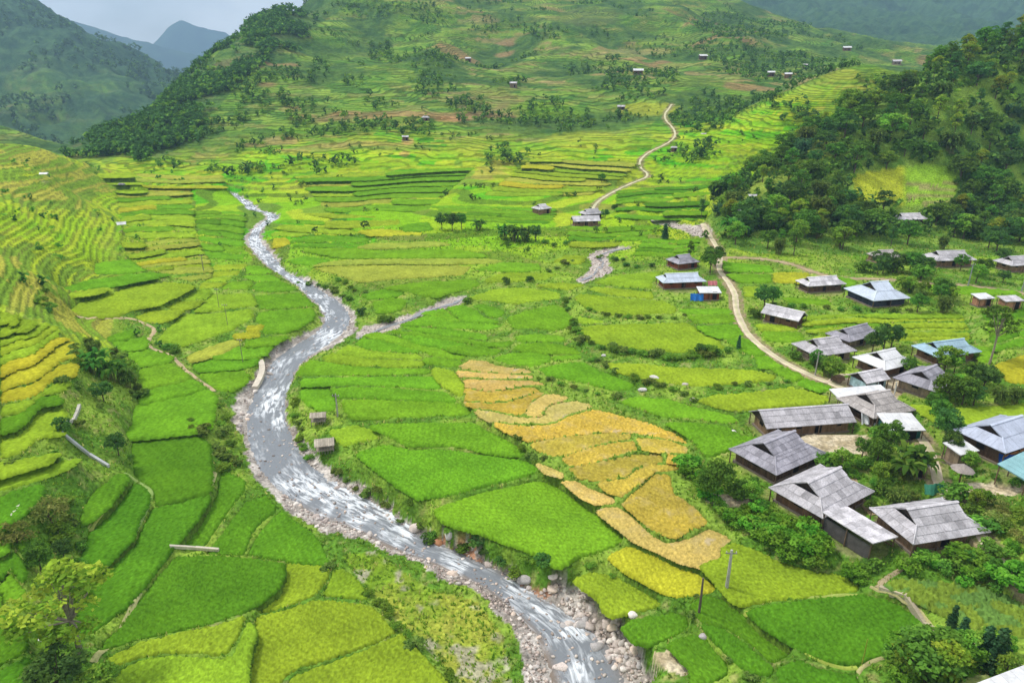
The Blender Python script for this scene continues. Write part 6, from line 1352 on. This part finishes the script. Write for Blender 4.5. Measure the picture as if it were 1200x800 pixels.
# ------------------------------------------------------------------ field huts of bamboo by the river
def bamboo_hut(u, v, L, W, hgt, label, rot):
    p = hit([u, v])[0]; z = float(ground_z(p[0], p[1])); root = put('bamboo_hut', None, None, (p[0], p[1], z), rot); tag(root, label, 'hut'); c = lin((176, 166, 150)); r = random.Random(int(u))
    for sx in (-1, 1):
        for sy in (-1, 1):
            m = MB(); m.tube([(sx * L * .42, sy * W * .42, -.3), (sx * L * .42, sy * W * .42, hgt)], [.05, .045], 5, c * .6); put('post', m.mesh('post', M['wood']), root)
    m = MB(); m.box(-L * .45, L * .45, -W * .45, W * .45, hgt * .42, hgt * .47, c * .7); put('platform', m.mesh('platform', M['wood']), root)
    for s in (-1, 1):
        n = 9; rf = MB(); rf.slab([(-L / 2, s * W / 2, hgt - .1), (L / 2, s * W / 2, hgt - .1), (L / 2, 0, hgt + W * .22 - .1), (-L / 2, 0, hgt + W * .22 - .1)][::s * -1 or 1], .04, c * .7); ro = put('roof', rf.mesh('roof', M['wood']), root)
        for k in range(n):
            x0, x1 = -L / 2 + L * k / n, -L / 2 + L * (k + 1) / n - .03; m = MB(); j = r.uniform(-.08, .08)
            q = [(x0, s * (W / 2 + j), hgt - .02), (x1, s * (W / 2 + j), hgt - .02), (x1, s * .02, hgt + W * .22), (x0, s * .02, hgt + W * .22)]; m.slab(q if s < 0 else q[::-1], .03, c * r.uniform(.8, 1.15)); put('slat', m.mesh('slat', M['wood']), ro)
    for k in range(7):
        x = -L * .42 + L * .84 * k / 6; m = MB(); m.tube([(x, -W * .45, hgt * .1), (x, -W * .45, hgt * .75)], [.035, .03], 4, c * .75); put('slat', m.mesh('slat', M['wood']), root)
bamboo_hut(374, 496, 2.6, 2.0, 1.5, 'weathered bamboo hut, the far one of two by the river', .15)
bamboo_hut(381, 526, 3.0, 2.6, 1.6, 'weathered bamboo hut with pale slat roof, the near one of two by the river', .25)

# ------------------------------------------------------------------ poles
def pole(u, v, hgt, label, col, r=.11, arm=True):
    p = hit([u, v])[0]; z = float(ground_z(p[0], p[1])); root = put('utility_pole' if arm else 'wooden_pole', None, None, (p[0], p[1], z), random.uniform(-.4, .4)); tag(root, label, 'pole'); c = lin(col)
    m = MB(); m.tube([(0, 0, -.6), (.02, 0, hgt * .5), (0, .02, hgt)], [r * 1.25, r * 1.05, r * .8], 8, c); put('post', m.mesh('post', M['concrete']), root)
    if arm:
        m = MB(); m.box(-.6, .6, -.05, .05, hgt - .45, hgt - .36, lin((120, 116, 112))); put('crossarm', m.mesh('crossarm', M['concrete']), root)
        for x in (-.5, 0, .5):
            m = MB(); m.tube([(x, 0, hgt - .36), (x, 0, hgt - .2), (x, 0, hgt - .12)], [.05, .06, .03], 6, lin((210, 205, 198))); put('insulator', m.mesh('insulator', M['metal']), root)
pole(850, 698, 5.2, 'pale concrete pole between lime and deep green plots', (176, 172, 166), .17)
pole(818, 726, 4.8, 'dark wooden pole on the curved bund', (104, 92, 84), .12, False)
pole(285, 427, 5.4, 'slim pole on the green plots above the river wall', (130, 134, 100), .07)
pole(267, 383, 5.4, 'slim pole in the lime plot, second from the river wall', (140, 144, 100), .06)
pole(257, 362, 5.2, 'slim pole in the lime plot, third from the river wall', (140, 144, 100), .06)
pole(239, 320, 5.0, 'far slim pole beyond the lime plots', (140, 140, 110))
pole(396, 490, 4.2, 'grey pole beside the bamboo huts', (168, 166, 160), .12)
pole(955, 440, 4.4, 'grey pole beside the dirt road below the lavender roof', (160, 158, 152))
pole(1134, 336, 5.5, 'grey pole by the side road before the wood', (150, 152, 156))
pole(1197, 342, 5.5, 'grey pole by the side road at the frame edge', (150, 152, 156))
pole(1010, 777, 3.0, 'thin bamboo stake at the bund corner', (150, 160, 60), .05, False)
pole(1048, 462, 2.2, 'white marker post in the hamlet lane', (205, 205, 205), .1, False)

# ------------------------------------------------------------------ walls, flume, ditches
def bar_along(name, label, cat, uv, wid, hgt, col, lift=0.0, mat='concrete', segs=True):
    p = hit(chaikin(P(uv), 1, False)); root = put(name, None, None, (p[0, 0], p[0, 1], 0)); tag(root, label, cat); c = lin(col); q = resample(p, max(3, int(np.linalg.norm(np.diff(p[:, :2], axis=0), axis=1).sum() / 1.6)))
    z = ground_z(q[:, 0], q[:, 1]) + lift; z = np.convolve(np.pad(z, 2, 'edge'), np.ones(5) / 5, 'valid') if len(z) > 4 else z
    for k in range(len(q) - 1):
        a, b = Vector((q[k, 0] - p[0, 0], q[k, 1] - p[0, 1], z[k])), Vector((q[k + 1, 0] - p[0, 0], q[k + 1, 1] - p[0, 1], z[k + 1])); dv = (b - a); dv.z = 0; n = Vector((-dv.y, dv.x, 0)).normalized() * wid / 2; t = dv.normalized() * .015
        m = MB(); lo = Vector((0, 0, hgt)); v = [a - n + t, b - n - t, b + n - t, a + n + t]; m.add([w_ - lo for w_ in v] + v, [(3, 2, 1, 0), (4, 5, 6, 7), (0, 1, 5, 4), (1, 2, 6, 5), (2, 3, 7, 6), (3, 0, 4, 7)], c * random.uniform(.9, 1.08)); put('block', m.mesh('block', M[mat]), root)
    return root
bar_along('river_wall', 'pale concrete retaining wall at the weir on the left bank', 'wall', "305,422 308,430 304,440 298,450", 1.1, 2.6, (206, 196, 180), .5)
bar_along('irrigation_flume', 'pale concrete flume lying across the deep green paddies', 'flume', "201,650 215,646 236,645 257,646", .34, .4, (205, 196, 176), .75)
bar_along('irrigation_flume', 'grey concrete ditch along the end of the left terraces', 'flume', "94,478 90,490 86,500 80,508", .4, .6, (188, 184, 172), .35)
bar_along('irrigation_flume', 'grey pipe channel sloping below the left terraces', 'flume', "78,526 96,530 112,538 128,548", .35, .5, (182, 184, 184), .45)
bar_along('irrigation_flume', 'short pale channel on the left paddy edge', 'flume', "16,614 18,606 28,598 42,590", .3, .4, (190, 186, 170), .35)
bar_along('garden_wall', 'pale earth wall curving beside the vegetable garden', 'wall', "1030,690 1048,698 1066,708 1082,722 1092,736 1104,748", .45, .8, (176, 164, 140), .55, 'dirt')
bar_along('weir', 'low stone weir with white water across the river', 'weir', "312,432 325,431 338,431", .8, 1.2, (150, 140, 132), .35, 'rock')

# ------------------------------------------------------------------ odds and ends of the hamlet
def cloth(name, label, cat, u, v, w, hgt, col, folds=5, stand=1.6):
    p = hit([u, v])[0]; z = float(ground_z(p[0], p[1])); n = 16; x = np.linspace(-w / 2, w / 2, n); yy = .18 * np.sin(x * folds); v_ = []
    for r_ in range(5): v_ += [(x[k], yy[k] * (.4 + r_ * .2) - r_ * .12 * stand, stand - hgt * r_ / 4 + .05 * math.sin(k * 1.7 + r_)) for k in range(n)]
    f = [(r_ * n + k, r_ * n + k + 1, (r_ + 1) * n + k + 1, (r_ + 1) * n + k) for r_ in range(4) for k in range(n - 1)]
    me = mesh_np(name, np.array(v_), f, M['cloth'], np.tile(lin(col)[None], (len(v_), 1))); o = put(name, me, None, (p[0], p[1], z), random.uniform(-.2, .2)); s = o.modifiers.new('thick', 'SOLIDIFY'); s.thickness = .02
    tag(o, label, cat)
cloth('tarpaulin', 'bright blue tarpaulin heap before the red-brown timber house', 'tarpaulin', 816, 352, 3.0, 1.5, (46, 112, 190))
cloth('tarpaulin', 'dark blue tarpaulin under the gallery of the lilac-roofed house', 'tarpaulin', 1178, 545, 2.2, 1.6, (32, 74, 150), 5, 1.7)
cloth('laundry', 'white laundry hanging beside the long barn end', 'laundry', 1016, 496, 2.4, 1.6, (226, 228, 232), 7, 1.9)
cloth('laundry', 'red and pale cloths drying beside the red-brown timber house', 'laundry', 834, 336, 2.4, 1.0, (196, 120, 124), 7, 1.6)
cloth('netting', 'green garden netting beside the road', 'net', 1092, 578, 2.6, 1.1, (70, 140, 112), 3, 1.2)
cloth('netting', 'green garden netting on the ground behind the nearest grey roof', 'net', 1068, 590, 3.0, .7, (80, 160, 120), 3, .8)
def woodpile(u, v, label):
    p = hit([u, v])[0]; root = put('firewood_stack', None, None, (p[0], p[1], float(ground_z(p[0], p[1]))), .3); tag(root, label, 'firewood')
    for r_ in range(4):
        for k in range(8 - r_):
            m = MB(); y = -.9 + k * .24 + r_ * .12; m.tube([(-.7, y, .12 + r_ * .2), (.7, y, .12 + r_ * .2)], [.11, .1], 6, lin((132, 108, 84)) * random.uniform(.7, 1.2)); put('log', m.mesh('log', M['wood']), root)
woodpile(982, 446, 'stack of firewood beside the small gabled house')
def umbrella_stall(u, v, label):
    p = hit([u, v])[0]; root = put('thatched_stall', None, None, (p[0], p[1], float(ground_z(p[0], p[1])))); tag(root, label, 'stall')
    m = MB(); m.tube([(0, 0, -.2), (0, 0, 2.1)], [.1, .09], 6, lin((96, 80, 66))); put('post', m.mesh('post', M['wood']), root)
    m = MB(); n = 10; vs = [(0, 0, 2.75)] + [(1.35 * math.cos(6.283 * k / n) * random.uniform(.9, 1.08), 1.35 * math.sin(6.283 * k / n), 1.95 + random.uniform(-.06, .06)) for k in range(n)]; m.add(vs, [(0, 1 + k, 1 + (k + 1) % n) for k in range(n)] + [tuple(range(n, 0, -1))], lin((150, 140, 134))); put('thatch', m.mesh('thatch', M['wood']), root)
umbrella_stall(1123, 568, 'small conical thatched shelter at the road junction')

# ------------------------------------------------------------------ haze of the damp mountain air
top_ = max(max((v.co.z for v in o.data.vertices), default=0) for o in COL.objects if o.name.startswith(('far_mountain', 'mountainside'))) + 12; print('haze top', top_)
hz = MB(); hz.box(-5200, 5200, -120, 6750, -160, top_); hm = bpy.data.materials.new('haze'); hm.use_nodes = True; hn = hm.node_tree.nodes; hn.clear()
ho = hn.new('ShaderNodeOutputMaterial'); hv = hn.new('ShaderNodeVolumePrincipled'); hv.inputs['Color'].default_value = (.44, .70, 1.0, 1); hv.inputs['Density'].default_value = 1.75e-4; hv.inputs['Anisotropy'].default_value = .1
hm.node_tree.links.new(hv.outputs[0], ho.inputs['Volume'])
haze = put('haze', mesh_np('haze', np.array(hz.v), hz.f, hm)); tag(haze, 'thin bluish haze filling the valley air', None, None, 'stuff')
